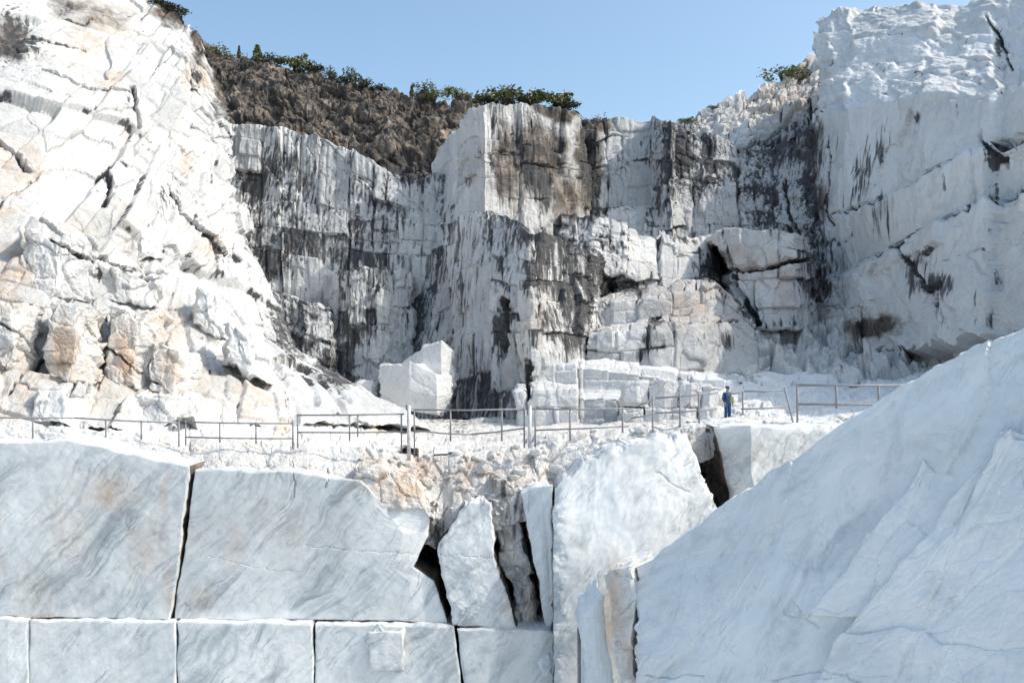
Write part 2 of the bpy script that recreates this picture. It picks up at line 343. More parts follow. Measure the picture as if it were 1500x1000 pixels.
def stain_at(u, v, n):
    out = np.zeros(u.shape + (4,))
    wu = u + 10 * fbm(u / 40.0, v / 40.0, 51, 3); wv = v + 10 * fbm(u / 40.0, v / 40.0, 57, 3)
    for k, lst in enumerate((DARK, OCHRE, SOIL, PALE)):
        for (cu, cv, ru, rv, s) in lst:
            m = np.exp(-(((wu - cu) / ru) ** 2 + ((wv - cv) / rv) ** 2) * 1.1) * s
            out[..., k] = np.maximum(out[..., k], m)
    return out

# ------------------------------------------------------------------ mesh helpers
def mesh_from(name, verts, quads, mat, stain=None, smooth=False, tone=None):
    me = bpy.data.meshes.new(name)
    nv = len(verts); nq = len(quads)
    me.vertices.add(nv); me.vertices.foreach_set('co', np.asarray(verts, np.float32).ravel())
    idx = np.asarray(quads, np.int32)
    me.loops.add(idx.size); me.loops.foreach_set('vertex_index', idx.ravel())
    me.polygons.add(nq)
    k = idx.shape[1]
    me.polygons.foreach_set('loop_start', np.arange(0, idx.size, k, dtype=np.int32))
    me.polygons.foreach_set('loop_total', np.full(nq, k, np.int32))
    me.polygons.foreach_set('use_smooth', np.full(nq, smooth, bool))
    if stain is not None:
        at = me.attributes.new('stain', 'FLOAT_COLOR', 'POINT')
        at.data.foreach_set('color', np.asarray(stain, np.float32).ravel())
        at = me.attributes.new('tone', 'FLOAT', 'POINT')
        at.data.foreach_set('value', np.asarray(np.ones(nv) if tone is None else tone, np.float32).ravel())
    me.materials.append(MATS[mat]); me.update(); me.validate()
    return me
def tag(o, label=None, cat=None, group=None, kind=None):
    if label: o['label'] = label
    if cat: o['category'] = cat
    if group: o['group'] = group
    if kind: o['kind'] = kind
    return o
def link(name, me, parent=None, loc=None):
    o = bpy.data.objects.new(name, me); col.objects.link(o)
    if parent is not None: o.parent = parent
    if loc is not None: o.location = loc
    return o
def empty(name, loc):
    return link(name, None, None, loc)

def fine_grid(net, step):
    """net: rows of (u, v, Y) -> fine world grid (piecewise linear between control points)"""
    A = np.array(net, float)
    W = P(A[..., 0], A[..., 1], A[..., 2])
    R, C = A.shape[:2]
    du = np.hypot(np.diff(A[..., 0], axis=1), np.diff(A[..., 1], axis=1)).mean(0)
    dv = np.hypot(np.diff(A[..., 0], axis=0), np.diff(A[..., 1], axis=0)).max(1)
    def samples(d):
        out = [];
        for i, L in enumerate(d):
            n = max(2, int(round(L / step)))
            out.append(i + np.arange(n) / n)
        out.append([len(d)]); return np.concatenate(out)
    a = samples(dv); b = samples(du)
    i = np.minimum(a.astype(int), R - 2); j = np.minimum(b.astype(int), C - 2)
    fa = (a - i)[:, None, None]; fb = (b - j)[None, :, None]
    G = (W[i][:, j] * (1 - fa) * (1 - fb) + W[i + 1][:, j] * fa * (1 - fb) + W[i][:, j + 1] * (1 - fa) * fb + W[i + 1][:, j + 1] * fa * fb)
    return G
def blur(A, n):
    for _ in range(n):
        B = A.copy()
        B[1:-1] = (A[:-2] + A[1:-1] * 2 + A[2:]) / 4
        A = B.copy()
        A[:, 1:-1] = (B[:, :-2] + B[:, 1:-1] * 2 + B[:, 2:]) / 4
    return A

SURF = {}
def rock(name, net, mat='cliff marble', step=1.7, seed=1, kd=None, kd2=None, facets=(), rough=(), flute=None, warp=0.3, back=8.0, backdir=(0, 1, 0.0),
         stain_add=(0, 0, 0, 0), stain_mul=(1, 1, 1, 1), bevel=0.0, edge_noise=0.25, parent=None, base=None, groove=0.15, joint=0.75, rot=0.0, soft=0, joint_shade=0.0, skirt_noise=0.3, store=None):
    G = fine_grid(net, step)
    nr, nc = G.shape[:2]
    gs = np.gradient(G, axis=1); gt = np.gradient(G, axis=0)
    N = np.cross(gs, gt); N /= np.linalg.norm(N, axis=-1, keepdims=True) + 1e-9
    camv = np.array([0, 0, CAM_Z]) - G
    flip = np.sign((N * camv).sum(-1, keepdims=True).mean())
    N = N * flip
    N = blur(N, 6); N /= np.linalg.norm(N, axis=-1, keepdims=True) + 1e-9
    # metres along and down the face
    mid = nr // 2; midc = nc // 2
    s1 = np.concatenate([[0], np.cumsum(np.linalg.norm(np.diff(G[mid], axis=0), axis=1))])
    t1 = np.concatenate([[0], np.cumsum(np.linalg.norm(np.diff(G[:, midc], axis=0), axis=1))])
    S = np.repeat(s1[None], nr, 0) + seed * 13.7; T = np.repeat(t1[:, None], nc, 1) + seed * 7.9
    wS = S + warp * fbm(S * 0.35, T * 0.35, seed + 3, 3); wT = T + warp * fbm(S * 0.35 + 40, T * 0.35, seed + 5, 3)
    if rot:
        wS, wT = wS * math.cos(rot) + wT * math.sin(rot), -wS * math.sin(rot) + wT * math.cos(rot)
    D = np.zeros((nr, nc)); edge = leaf = leaf2 = None; tone = np.ones((nr, nc))
    if kd:
        d, edge, leaf, down = kd_blocks(wS, wT, kd[0], kd[1], kd[2], seed, groove); D += d
    if kd2:
        d, edge2, leaf2, _ = kd_blocks(wS, wT, kd2[0], kd2[1], kd2[2], seed + 77, groove * 0.3); D += d
    if soft: D = blur(D[..., None], soft)[..., 0]
    for k, (sz, am) in enumerate(facets):
        v, ed = facet(wS / sz + k * 5.3, wT / (sz * 1.25) + k * 3.1, seed + k * 11)
        D += v * am - am * 0.5 * (1 - sstep(0.0, 0.12, ed))
    for k, (sz, am) in enumerate(rough):
        D += am * fbm(S / sz, T / sz, seed + 20 + k, 5, 0.55)
    if flute:
        fl = fbm(S / flute[0], T / (flute[0] * 9), seed + 31, 4, 0.6)
        D += flute[1] * fl
    if bevel:
        es = np.minimum(S - S.min(), S.max() - S); et = np.minimum(T - T.min(), T.max() - T)
        ee = np.minimum(es, et) + bevel * 0.9 * fbm(S * 1.3, T * 1.3, seed + 41, 4)
        q = np.clip(1 - ee / bevel, 0, 1)
        D -= bevel * 0.7 * (1 - np.sqrt(np.clip(1 - q * q, 0, 1)))
    cm, cdep = crack_at(*pix(G))
    D -= cdep
    V = G + N * D[..., None]
    # uneven outline
    if edge_noise:
        w_s = np.minimum(S - S.min(), S.max() - S); w_t = np.minimum(T - T.min(), T.max() - T)
        wgt = np.exp(-np.minimum(w_s, w_t) / 1.0)[..., None]
        tang = np.stack([fbm(S * 0.8, T * 0.8, seed + 61, 4), 0 * S, fbm(S * 0.8 + 9, T * 0.8, seed + 67, 4)], -1)
        V = V + tang * wgt * edge_noise
    u, v = pix(V)
    stn = stain_at(u, v, name)
    stn = stn * np.array(stain_mul) + np.array(stain_add)
    if edge is not None:
        # dirt lodged in the joints; every block weathers in its own way
        stn[..., 0] *= (0.84 + 0.32 * leaf) * (0.72 + 0.55 * np.exp(-down / 1.8))
        if leaf2 is not None: stn[..., 0] *= 0.8 + 0.4 * leaf2
        jn = sstep(-0.1, 0.35, fbm(S * 0.5, T * 0.5, seed + 91, 3))
        stn[..., 0] += joint * np.exp(-(edge / 0.13) ** 2) * jn
        tone = 0.80 + 0.24 * leaf
        if leaf2 is not None: tone = tone * (0.90 + 0.13 * leaf2)
    cw = cm * np.clip(0.22 + cdep * 2.2, 0, 1)
    stn[..., 0] += 0.9 * cw; stn[..., 2] += 0.5 * cw
    tone = tone * (1 + 0.10 * fbm(S / 2.5, T / 2.5, seed + 93, 3))
    stn = np.clip(stn, 0, 1.5)
    if store: SURF[store] = (u, v, V)
    verts = [V.reshape(-1, 3)]; stains = [stn.reshape(-1, 4)]; tones = [tone.reshape(-1)]
    ids = np.arange(nr * nc).reshape(nr, nc)
    quads = [np.stack([ids[:-1, :-1], ids[1:, :-1], ids[1:, 1:], ids[:-1, 1:]], -1).reshape(-1, 4)]
    # skirts back into the hill: the tops, flanks and undersides of the mass
    if back > 0:
        bd = np.array(backdir, float); bd /= np.linalg.norm(bd)
        K = 7
        loop = np.concatenate([ids[0, :], ids[1:, -1], ids[-1, -2::-1], ids[-2:0:-1, 0]])
        L = len(loop); prev = loop; off = nr * nc
        bp = V.reshape(-1, 3)[loop]; bs = stn.reshape(-1, 4)[loop]
        ar = np.arange(L)
        bs = bs.copy(); bs[nc - 2:, 2] = np.maximum(bs[nc - 2:, 2], joint_shade)  # soil colour on flanks and underside makes sunlit joints look shaded
        for k in range(1, K + 1):
            f = (k / K) ** 1.6
            q = bp + bd * back * f
            q[:, 2] += skirt_noise * fbm(ar / 14.0, np.full(L, f * back / 1.2), seed + 71, 4) * min(1, k / 2)
            q[:, 0] += skirt_noise * fbm(ar / 14.0 + 50, np.full(L, f * back / 1.2), seed + 73, 4) * min(1, k / 2)
            new = off + ar
            verts.append(q); stains.append(bs * np.array([0.7, 0.8, 1.0, 1.0])); tones.append(tone.reshape(-1)[loop])
            nx = np.roll(prev, -1); nn = np.roll(new, -1)
            quads.append(np.stack([prev, nx, nn, new], -1))
            prev = new; off += L
    verts = np.concatenate(verts); stains = np.concatenate(stains); quads = np.concatenate(quads)
    if flip < 0: quads = quads[:, ::-1]
    if base is not None: verts = verts - np.array(base)
    me = mesh_from(name, verts, quads, mat, stains, tone=np.concatenate(tones))
    return link(name, me, parent, None)

def structure(name, net, **kw):
    o = rock(name, net, **kw); o['kind'] = 'structure'; return o

def surf_at(store, u, v):
    U, Vv, W = SURF[store]
    d = (U - u) ** 2 + (Vv - v) ** 2
    k = np.unravel_index(np.argmin(d), d.shape)
    return W[k]

# ================================================================== THE SETTING
def ground():
    me = mesh_from('ground', [(-3000, -300, 0), (3000, -300, 0), (3000, 5000, 0), (-3000, 5000, 0)], [(0, 1, 2, 3)], 'rubble marble')
    tag(link('ground', me), kind='structure')
ground()

# weathered brown hillside above the workings
structure('hillside', [
 [(200,20,112),(310,74,110),(380,90,109),(450,102,108),(540,120,107),(620,132,106),(700,140,105),(760,142,105),(830,142,104),(880,166,103),(930,172,102),(1000,185,102)],
 [(200,140,100),(310,150,100),(380,150,99),(450,160,98),(540,180,98),(620,190,97),(700,190,97),(760,200,97),(830,200,96),(880,210,96),(930,220,96),(1000,230,96)],
 [(200,320,86),(310,320,86),(380,320,86),(450,320,86),(540,330,86),(620,340,86),(700,340,86),(760,340,86),(830,340,86),(880,340,86),(930,340,86),(1000,340,86)]],
 seed=3, kd=(5.0,2.2,1.1), joint=0.5, rot=0.35, facets=((3.0,0.45),(0.9,0.22)), rough=((7.0,1.2),(1.8,0.4),(0.4,0.12)), back=60, backdir=(0,1,-0.12), stain_add=(0.34,0,0.95,0), edge_noise=0.5, skirt_noise=0.8, store='hill')

# left cliff, stepped in benches, facing right
structure('quarry_face', [
 [(-170,-80,62),(-80,-70,62),(60,-45,66),(200,-6,72),(262,14,76),(300,58,76),(345,150,77)],
 [(-170,60,56),(-80,60,56),(60,70,59),(180,80,64),(262,90,69),(305,120,73),(348,170,76)],
 [(-170,190,50),(-80,190,50),(60,195,53),(180,195,58),(262,195,64),(312,200,70),(352,205,74)],
 [(-170,300,46),(-80,300,46),(60,300,48),(165,300,53),(255,300,59),(312,300,66),(352,290,71)],
 [(-170,400,42),(-80,400,42),(60,400,44),(150,400,48),(250,400,55),(312,395,62),(354,360,68)],
 [(-170,460,40),(-80,460,40),(60,460,42),(150,460,45),(255,460,51),(330,455,58),(388,445,65)],
 [(-170,525,38),(-80,525,38),(60,525,40),(150,525,43),(270,525,48),(360,520,54),(428,525,60)],
 [(-170,590,36.5),(-80,590,36.5),(60,590,38),(160,590,40),(300,590,44),(430,578,50),(520,584,56)],
 [(-170,660,35.5),(-80,660,35.5),(60,660,36),(160,660,37.5),(310,660,40),(480,650,46),(625,640,52)]],
 seed=11, soft=1, step=1.4, rot=0.42, kd=(4.4,3.2,0.70), kd2=(2.1,1.6,0.20), facets=((3.0,0.14),), rough=((4.0,0.15),(0.7,0.04)), warp=0.22, joint=1.0, stain_mul=(1.35,1.05,1,0.6), back=16, backdir=(-0.8,1,0.02), groove=0.2, store='left')

# back wall
structure('quarry_face', [
 [(300,172,83),(345,178,82),(400,182,81),(460,190,80),(530,226,79),(600,262,78),(660,255,78),(730,250,78)],
 [(300,300,80),(345,300,80),(400,300,79),(460,310,78),(530,320,77),(600,330,76),(660,340,76),(730,340,76)],
 [(300,420,77),(345,420,77),(400,420,76),(460,430,75),(530,430,75),(600,430,75),(660,430,74),(730,430,74)],
 [(300,660,74),(345,660,74),(400,660,73),(460,660,73),(530,660,73),(600,660,73),(660,660,73),(730,660,73)]],
 seed=17, joint=0.4, stain_mul=(1.08,1,1,1), kd=(2.6,4.6,0.50), kd2=(0.8,2.6,0.14), facets=((2.2,0.08),), rough=((3.0,0.12),(0.6,0.05)), flute=(0.5,0.10), warp=0.12, back=10, stain_add=(0.26,0,0,0), groove=0.25)
# ledge in the corner below it
structure('quarry_face', [
 [(365,412,71),(410,425,70),(450,440,69),(482,452,69)],
 [(390,500,68),(420,505,67.5),(450,510,67),(484,515,67)],
 [(420,600,66),(440,600,66),(465,600,66),(490,600,66)]],
 seed=19, kd=(1.6,3.0,0.35), facets=((1.0,0.15),), rough=((1.0,0.15),), flute=(0.5,0.2), back=6, stain_add=(0.2,0,0,0))
# tall sawn column
structure('quarry_face', [
 [(480,405,73),(515,392,70),(556,394,70),(600,400,73)],
 [(480,500,72),(515,500,69),(556,500,69),(600,500,72)],
 [(478,620,71),(515,620,68.5),(556,620,68.5),(600,620,71)]],
 seed=23, kd=(1.6,4.0,0.3), facets=((1.2,0.12),), rough=((1.0,0.12),), flute=(0.5,0.25), back=6, stain_add=(0.05,0,0,0))
# upper prow
structure('quarry_face', [
 [(638,240,81),(660,200,78),(688,160,73.5),(709,152,70),(740,150,71),(790,152,72.5),(832,160,75),(866,186,81)],
 [(638,290,79),(660,260,76),(688,240,72.5),(709,230,69),(740,232,70),(790,238,71.5),(832,245,74.5),(866,255,81)],
 [(630,400,76),(655,380,74),(688,350,71),(708,345,68),(740,350,69),(790,355,70.5),(832,360,73.5),(866,370,80)]],
 seed=29, joint=0.4, stain_mul=(1.08,1,1,1), kd=(2.4,4.4,0.34), kd2=(0.8,3.0,0.12), facets=((2.4,0.07),), rough=((1.5,0.08),(0.5,0.04)), flute=(0.5,0.10), warp=0.12, back=14, backdir=(0.05,1,0.05), groove=0.2, stain_add=(0.10,0,0.0,0))
# lower buttress, blue left flank and streaked right flank; extra streaks paint in shade
structure('quarry_face', [
 [(575,420,77),(620,372,75),(655,332,72),(690,312,68),(712,306,66.5),(745,318,64),(776,342,60.5),(820,350,62),(866,372,64.5),(880,380,68)],
 [(575,500,74),(620,480,72),(655,450,69),(690,430,65.5),(712,425,64),(745,430,61.5),(778,430,59),(822,432,60.5),(864,440,63),(880,440,67)],
 [(560,580,72),(610,580,70),(655,560,67),(690,550,63.5),(712,545,62),(745,540,60),(780,525,57.8),(822,520,59.5),(864,530,62),(880,530,66)],
 [(560,670,70),(610,670,68),(655,670,65.5),(690,670,62),(712,670,60.5),(745,670,59),(780,660,57),(822,660,58.5),(864,660,61),(880,660,65)]],
 seed=37, joint=0.4, stain_mul=(1.08,1,1,1), kd=(2.6,5.0,0.42), kd2=(0.9,3.4,0.12), facets=((2.6,0.08),), rough=((2.0,0.10),(0.5,0.04)), flute=(0.5,0.08), warp=0.12, back=10, groove=0.2, stain_add=(0.42,0,0,0))
# wall right of the prow
structure('quarry_face', [
 [(850,200,84),(872,182,83),(900,164,84),(940,166,84),(962,172,81),(990,172,80),(1000,180,84)],
 [(850,270,82),(872,265,82),(900,260,82),(940,260,82),(962,260,79),(990,260,78),(1000,260,82)],
 [(850,380,78),(872,380,78),(900,380,78),(940,380,78),(962,390,76),(990,390,76),(1000,390,80)]],
 seed=41, stain_mul=(1,1,1,1), kd=(2.6,3.6,0.5), kd2=(1.0,2.2,0.16), facets=((2.2,0.12),), rough=((1.5,0.10),(0.5,0.05)), flute=(0.5,0.08), warp=0.15, back=14, backdir=(0,1,0.06), stain_add=(0.28,0,0,0))
structure('quarry_face', [
 [(985,178,88),(1030,190,87),(1080,206,87),(1130,206,86),(1170,190,83),(1215,166,80),(1330,150,88)],
 [(985,270,84),(1030,275,83),(1080,275,83),(1130,275,82),(1170,280,80),(1215,280,77),(1330,280,84)],
 [(985,400,79),(1030,400,78),(1080,400,78),(1130,400,77),(1170,400,76),(1215,400,74),(1330,400,80)],
 [(985,500,77),(1030,500,76),(1080,500,76),(1130,500,75),(1170,500,74),(1222,500,72),(1330,500,76)]],
 seed=43, kd=(2.4,3.4,0.62), kd2=(1.0,2.0,0.22), facets=((2.0,0.2),), rough=((1.5,0.16),(0.5,0.06)), flute=(0.5,0.08), warp=0.2, back=14, groove=0.25, stain_add=(0.32,0,0,0))
# sunlit crest on the right
structure('hillside', [
 [(985,178,98),(1020,166,98),(1050,152,99),(1090,130,100),(1130,116,101),(1170,98,102),(1200,70,103),(1260,40,104)],
 [(985,210,92),(1020,205,92),(1050,200,92),(1090,195,92),(1130,190,92),(1170,180,92),(1200,170,92),(1260,160,92)],
 [(985,300,88),(1020,300,88),(1050,300,88),(1090,300,88),(1130,300,88),(1170,300,88),(1200,300,88),(1260,300,88)]],
 seed=47, kd=(2.4,2.4,0.5), facets=((2.2,0.5),(0.9,0.22)), rough=((2.0,0.5),(0.6,0.15)), back=30, backdir=(0,1,-0.05), edge_noise=0.6, store='crest')
# pale ledges under the prow
structure('quarry_face', [
 [(822,316,72),(868,318,71),(905,325,71),(935,335,72),(965,346,74)],
 [(822,400,69),(868,400,68),(905,405,68.5),(935,410,69),(965,415,71)]],
 seed=53, stain_add=(0.2,0.05,0,0), kd=(2.0,1.8,0.42), kd2=(0.9,1.0,0.10), facets=((1.6,0.06),), rough=((0.8,0.05),), warp=0.12, back=8, backdir=(0,1,0.08))
structure('quarry_face', [
 [(905,372,72),(935,346,72),(985,350,73),(1030,350,74.5),(1050,358,76)],
 [(905,450,69),(935,450,69),(985,450,70),(1030,450,71.5),(1050,455,74)]],
 seed=59, stain_add=(0.2,0,0,0), kd=(2.6,3.0,0.3), facets=((2.0,0.06),), rough=((1.0,0.06),), flute=(0.5,0.06), warp=0.12, back=7, backdir=(0,1,0.08))
# cream block mass
structure('quarry_face', [
 [(1040,348,73),(1070,334,71),(1120,334,69.5),(1160,340,69.5),(1184,348,72)],
 [(1060,400,72),(1078,398,69.5),(1120,395,68.5),(1160,395,68.5),(1184,400,71)],
 [(1080,480,70),(1090,480,68),(1120,485,67),(1160,485,67.5),(1184,485,70)]],
 seed=61, kd=(3.2,2.6,0.40), facets=((1.4,0.12),), rough=((1.0,0.1),), back=9, backdir=(0,1,0.08), bevel=0.1, groove=0.2, warp=0.12)
# cream buttress sloping to the terraces
structure('quarry_face', [
 [(858,442,69),(900,432,68.5),(960,430,68.5),(1010,416,69),(1046,402,70),(1102,458,69)],
 [(858,452,66.5),(900,444,65.5),(960,442,65.5),(1010,430,66),(1048,416,67.5),(1104,468,67)],
 [(858,482,66),(900,480,65),(960,474,65),(1010,466,65.5),(1052,452,66.5),(1106,490,66.5)],
 [(858,500,62.5),(900,498,61.5),(960,490,61.2),(1010,482,62),(1056,470,63.5),(1108,504,64)],
 [(858,522,62),(900,524,61),(960,520,60.8),(1010,514,61.5),(1060,506,63),(1110,526,63.5)],
 [(858,570,61.8),(900,570,60.8),(960,570,60.5),(1010,570,60.8),(1060,570,61.5),(1112,570,61.5)]],
 seed=67, joint=0.6, stain_add=(0.14,0.05,0,0), kd=(3.4,2.6,0.35), kd2=(1.3,1.2,0.10), facets=((2.0,0.12),), rough=((1.0,0.08),), warp=0.15, back=9, backdir=(0,1,0.1))
# broken slope below the right corner
structure('rubble_slope', [
 [(1075,462,71),(1130,455,71),(1200,455,71),(1260,470,68),(1310,478,65),(1380,470,62),(1480,455,58)],
 [(1075,510,66),(1130,505,66),(1200,505,66),(1260,510,64),(1310,512,62),(1380,505,59),(1480,490,55)],
 [(1075,575,60),(1130,575,59),(1200,575,59),(1260,575,57),(1310,575,56),(1380,575,54),(1480,560,50)]],
 seed=71, mat='rubble marble', facets=((2.4,0.75),(1.1,0.35),(0.5,0.14)), rough=((2.0,0.4),), back=6, backdir=(0,1,0.2))
# right cliff: lit shoulder above, shaded sawn steps below
structure('quarry_face', [
 [(1200,28,92),(1215,20,90),(1290,8,86),(1400,10,78),(1452,-6,74),(1560,-50,66),(1680,-80,60),(2000,-150,52)],
 [(1198,100,86),(1215,96,84),(1290,84,78),(1400,80,70),(1452,70,66),(1560,40,58),(1680,10,52),(2000,-60,45)],
 [(1196,170,79),(1215,166,77),(1290,154,70),(1400,140,62),(1452,136,58.5),(1560,118,51),(1680,100,45),(2000,60,40)],
 [(1204,325,76.5),(1222,318,74.5),(1290,292,68),(1400,240,60.5),(1452,212,57.5),(1560,180,49.5),(1680,140,44),(2000,100,39)],
 [(1206,332,75),(1226,325,72.6),(1290,298,65.3),(1400,246,57.8),(1452,218,54.8),(1560,186,46.8),(1680,146,41.3),(2000,106,37)],
 [(1214,405,74.5),(1240,396,71.5),(1310,366,64.5),(1400,322,58),(1452,296,55),(1560,250,47),(1680,210,41.5),(2000,170,36.5)],
 [(1214,412,73),(1242,404,69.4),(1312,372,62),(1400,328,55),(1452,302,52),(1560,256,44),(1680,216,38.5),(2000,176,34)],
 [(1222,510,71),(1250,510,67.5),(1330,510,59.5),(1400,500,53),(1452,490,50),(1560,470,42.5),(1680,450,37),(2000,620,32.5)]],
 seed=83, soft=2, stain_add=(0.03,0,0,0.3), stain_mul=(1.0,1,1,0.8), kd=(4.6,5.2,0.55), facets=((4.2,0.16),), rough=((5.0,0.35),(0.8,0.035)), warp=0.9, back=30, backdir=(1,0.25,-0.35), edge_noise=0.5, groove=0.15, store='right')

# terraces in front of the buttresses
structure('quarry_face', [
 [(760,530,62.5),(790,520,62),(860,518,62),(930,526,61.5),(1000,538,61),(1080,545,61)],
 [(760,546,58.8),(790,538,58.4),(860,538,58.4),(930,544,58),(1000,552,58),(1080,560,58)],
 [(760,572,58.6),(790,566,58.2),(860,566,58.2),(930,568,57.8),(1000,572,57.8),(1080,576,57.8)],
 [(760,586,55),(790,580,54.6),(860,580,54.6),(930,582,54.4),(1000,584,54.4),(1080,588,54.4)],
 [(760,650,54.8),(790,650,54.4),(860,650,54.4),(930,650,54.2),(1000,650,54.2),(1080,650,54.2)]],
 seed=89, joint=0.5, kd=(3.0,2.4,0.35), kd2=(1.3,1.2,0.08), facets=((1.6,0.05),), rough=((0.8,0.05),), warp=0.12, back=6, backdir=(0,1,0.05), stain_add=(0,0,0,0.4))
# bright slope between terraces and railing
structure('rubble_slope', [
 [(1030,560,60),(1100,550,61),(1200,548,61),(1300,546,60),(1400,540,58),(1560,520,54),(2000,520,44)],
 [(1030,590,55.5),(1100,588,55),(1200,586,54),(1300,580,52),(1400,570,50),(1560,550,46),(2000,560,38)],
 [(1030,625,50),(1100,625,46),(1200,622,44),(1300,612,42),(1400,600,40),(1560,580,38),(2000,610,33)]],
 seed=97, mat='rubble marble', facets=((1.8,0.14),(0.7,0.07)), rough=((2.5,0.30),(0.6,0.08)), back=6, stain_add=(0,0,0,0.7))
# the bench itself: broken sunlit lip, then the floor behind the railing
EDGE = [(-170,655),(-80,652),(0,645),(100,642),(280,684),(430,692),(530,702),(600,735),(650,760),(690,735),(730,725),(780,712),(805,690),(870,655),(1010,627),(1042,620),(1200,622),(1400,602),(1560,600),(2000,620)]
LIP  = [628,628,626,624,640,646,656,664,668,662,656,650,644,632,617,614,612,590,588,600]
structure('quarry_bench', [
 [(u,v - 14 if i < 17 else v - 6,58) for i,(u,v) in enumerate(zip([e[0] for e in EDGE], [628]*len(EDGE)))],
 [(u,(l + 2) ,44) if u < 900 else (u,l+1,44) for (u,_),l in zip(EDGE,LIP)],
 [(u,l,35.2) for (u,_),l in zip(EDGE,LIP)],
 [(u,v+2,33.0 if u < 790 else 33.9) for (u,v) in EDGE],
 [(u,v+50,32.8 if u < 790 else 33.8) for (u,v) in EDGE]],
 seed=101, mat='rubble marble', facets=((1.8,0.09),(0.6,0.04)), rough=((1.6,0.12),(0.4,0.04)), back=0, stain_add=(0.14,0.14,0.12,0.0), store='bench')

structure('rubble_slope', [
 [(-170,592,36.6),(0,590,37.2),(120,588,38.8),(250,572,42),(350,545,47.5),(430,548,52.5),(520,578,57),(640,640,60)],
 [(-170,615,36),(0,614,36.4),(120,614,37.5),(250,610,39.5),(350,600,43),(430,602,47),(520,612,50.5),(660,650,54)],
 [(-170,650,35.4),(0,650,35.6),(120,652,36),(250,655,37),(350,655,38),(430,655,40),(540,660,42),(690,665,46)]],
 seed=199, mat='rubble marble', facets=((1.6,0.10),(0.6,0.05)), rough=((2.2,0.22),(0.5,0.06)), back=5, stain_add=(0,0.1,0,0.5))

# ================================================================== MARBLE BLOCKS of the near bench
def thing_rock(name, net, label, cat, group=None, **kw):
    A = np.array(net, float); W = P(A[..., 0], A[..., 1], A[..., 2]).reshape(-1, 3)
    base = (W[:, 0].mean(), W[:, 1].mean() + 1, W[:, 2].min())
    o = rock(name, net, base=base, **kw); o.location = base
    tag(o, label, cat, group); return o
BLK = dict(mat='block marble', step=2.0, bevel=0.05, edge_noise=0.07, skirt_noise=0.12, back=5.5, backdir=(0,1,0.03), stain_mul=(1,1.3,1,1.2), joint_shade=0.9)
thing_rock('marble_block', [
 [(-170,655,32),(-60,650,32),(100,644,32),(278,684,32.0)],
 [(-170,780,31.9),(-60,780,31.9),(100,780,31.9),(266,790,31.9)],
 [(-170,845,31.85),(-60,845,31.85),(100,845,31.85),(258,845,31.85)],
 [(-170,903,31.8),(-60,903,31.8),(100,905,31.8),(246,907,31.8)]],
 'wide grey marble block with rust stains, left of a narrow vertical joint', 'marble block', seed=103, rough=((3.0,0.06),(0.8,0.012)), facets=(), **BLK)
thing_rock('marble_block', [
 [(284,688,32.1),(430,692,32.1),(526,704,32.1),(560,738,32.1),(632,742,32.2)],
 [(274,780,32.0),(430,780,32.0),(530,780,32.0),(590,780,32.0),(628,784,32.2)],
 [(266,835,31.95),(430,830,31.95),(530,830,31.95),(575,832,31.95),(604,830,32.0)],
 [(262,850,31.95),(430,850,31.95),(540,850,31.95),(598,850,31.95),(634,850,32.1)],
 [(256,907,31.9),(430,907,31.9),(540,909,31.9),(610,910,31.9),(656,911,32.0)]],
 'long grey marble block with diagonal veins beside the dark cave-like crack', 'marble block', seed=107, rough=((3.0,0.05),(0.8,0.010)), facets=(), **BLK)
thing_rock('marble_block', [
 [(520,682,32.7),(575,680,32.7),(612,694,32.7),(636,730,32.7)],
 [(522,728,32.0),(575,742,32.0),(612,748,32.0),(636,762,32.1)]],
 'pinkish rust-stained rock capping the long veined block', 'rock', seed=109, rough=((0.8,0.10),(0.3,0.04)), facets=((0.8,0.10),), mat='rubble marble', step=2.0, bevel=0.2, back=2.0, stain_add=(0,0.28,0,0.1))
thing_rock('marble_block', [
 [(684,740,32.1),(700,732,32.1),(722,731,32.1)],
 [(640,800,32.0),(680,800,31.95),(724,800,32.0)],
 [(652,860,31.9),(690,860,31.85),(734,862,31.9)],
 [(664,917,31.8),(710,918,31.75),(764,930,31.8)]],
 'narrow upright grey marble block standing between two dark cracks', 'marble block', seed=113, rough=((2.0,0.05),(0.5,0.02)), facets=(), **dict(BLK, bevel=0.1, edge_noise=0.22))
thing_rock('marble_slab', [
 [(722,704,33.0),(736,706,32.9),(752,716,33.0)],
 [(731,790,32.9),(750,790,32.7),(768,795,32.9)],
 [(748,880,32.7),(764,880,32.5),(784,880,32.7)],
 [(760,935,32.4),(778,940,32.3),(800,945,32.4)]],
 'thin leaning brown-edged marble slab wedged in the crack', 'marble slab', seed=127, rough=((1.0,0.12),(0.3,0.04)), facets=((0.7,0.10),), mat='block marble', step=2.0, bevel=0.15, back=3.0, stain_add=(0.45,0.3,0.3,-0.5))
thing_rock('marble_slab', [
 [(764,722,32.5),(784,712,32.3),(808,708,32.2)],
 [(778,800,32.3),(792,800,32.1),(810,800,32.1)],
 [(792,880,32.1),(802,880,32.0),(812,880,32.0)],
 [(806,980,31.9),(820,980,31.9),(834,980,31.9)]],
 'tall pale blue-grey marble slab tapering downward beside the smooth rounded block', 'marble slab', seed=131, rough=((1.6,0.05),), flute=(0.3,0.05), **dict(BLK, mat='slab marble'))
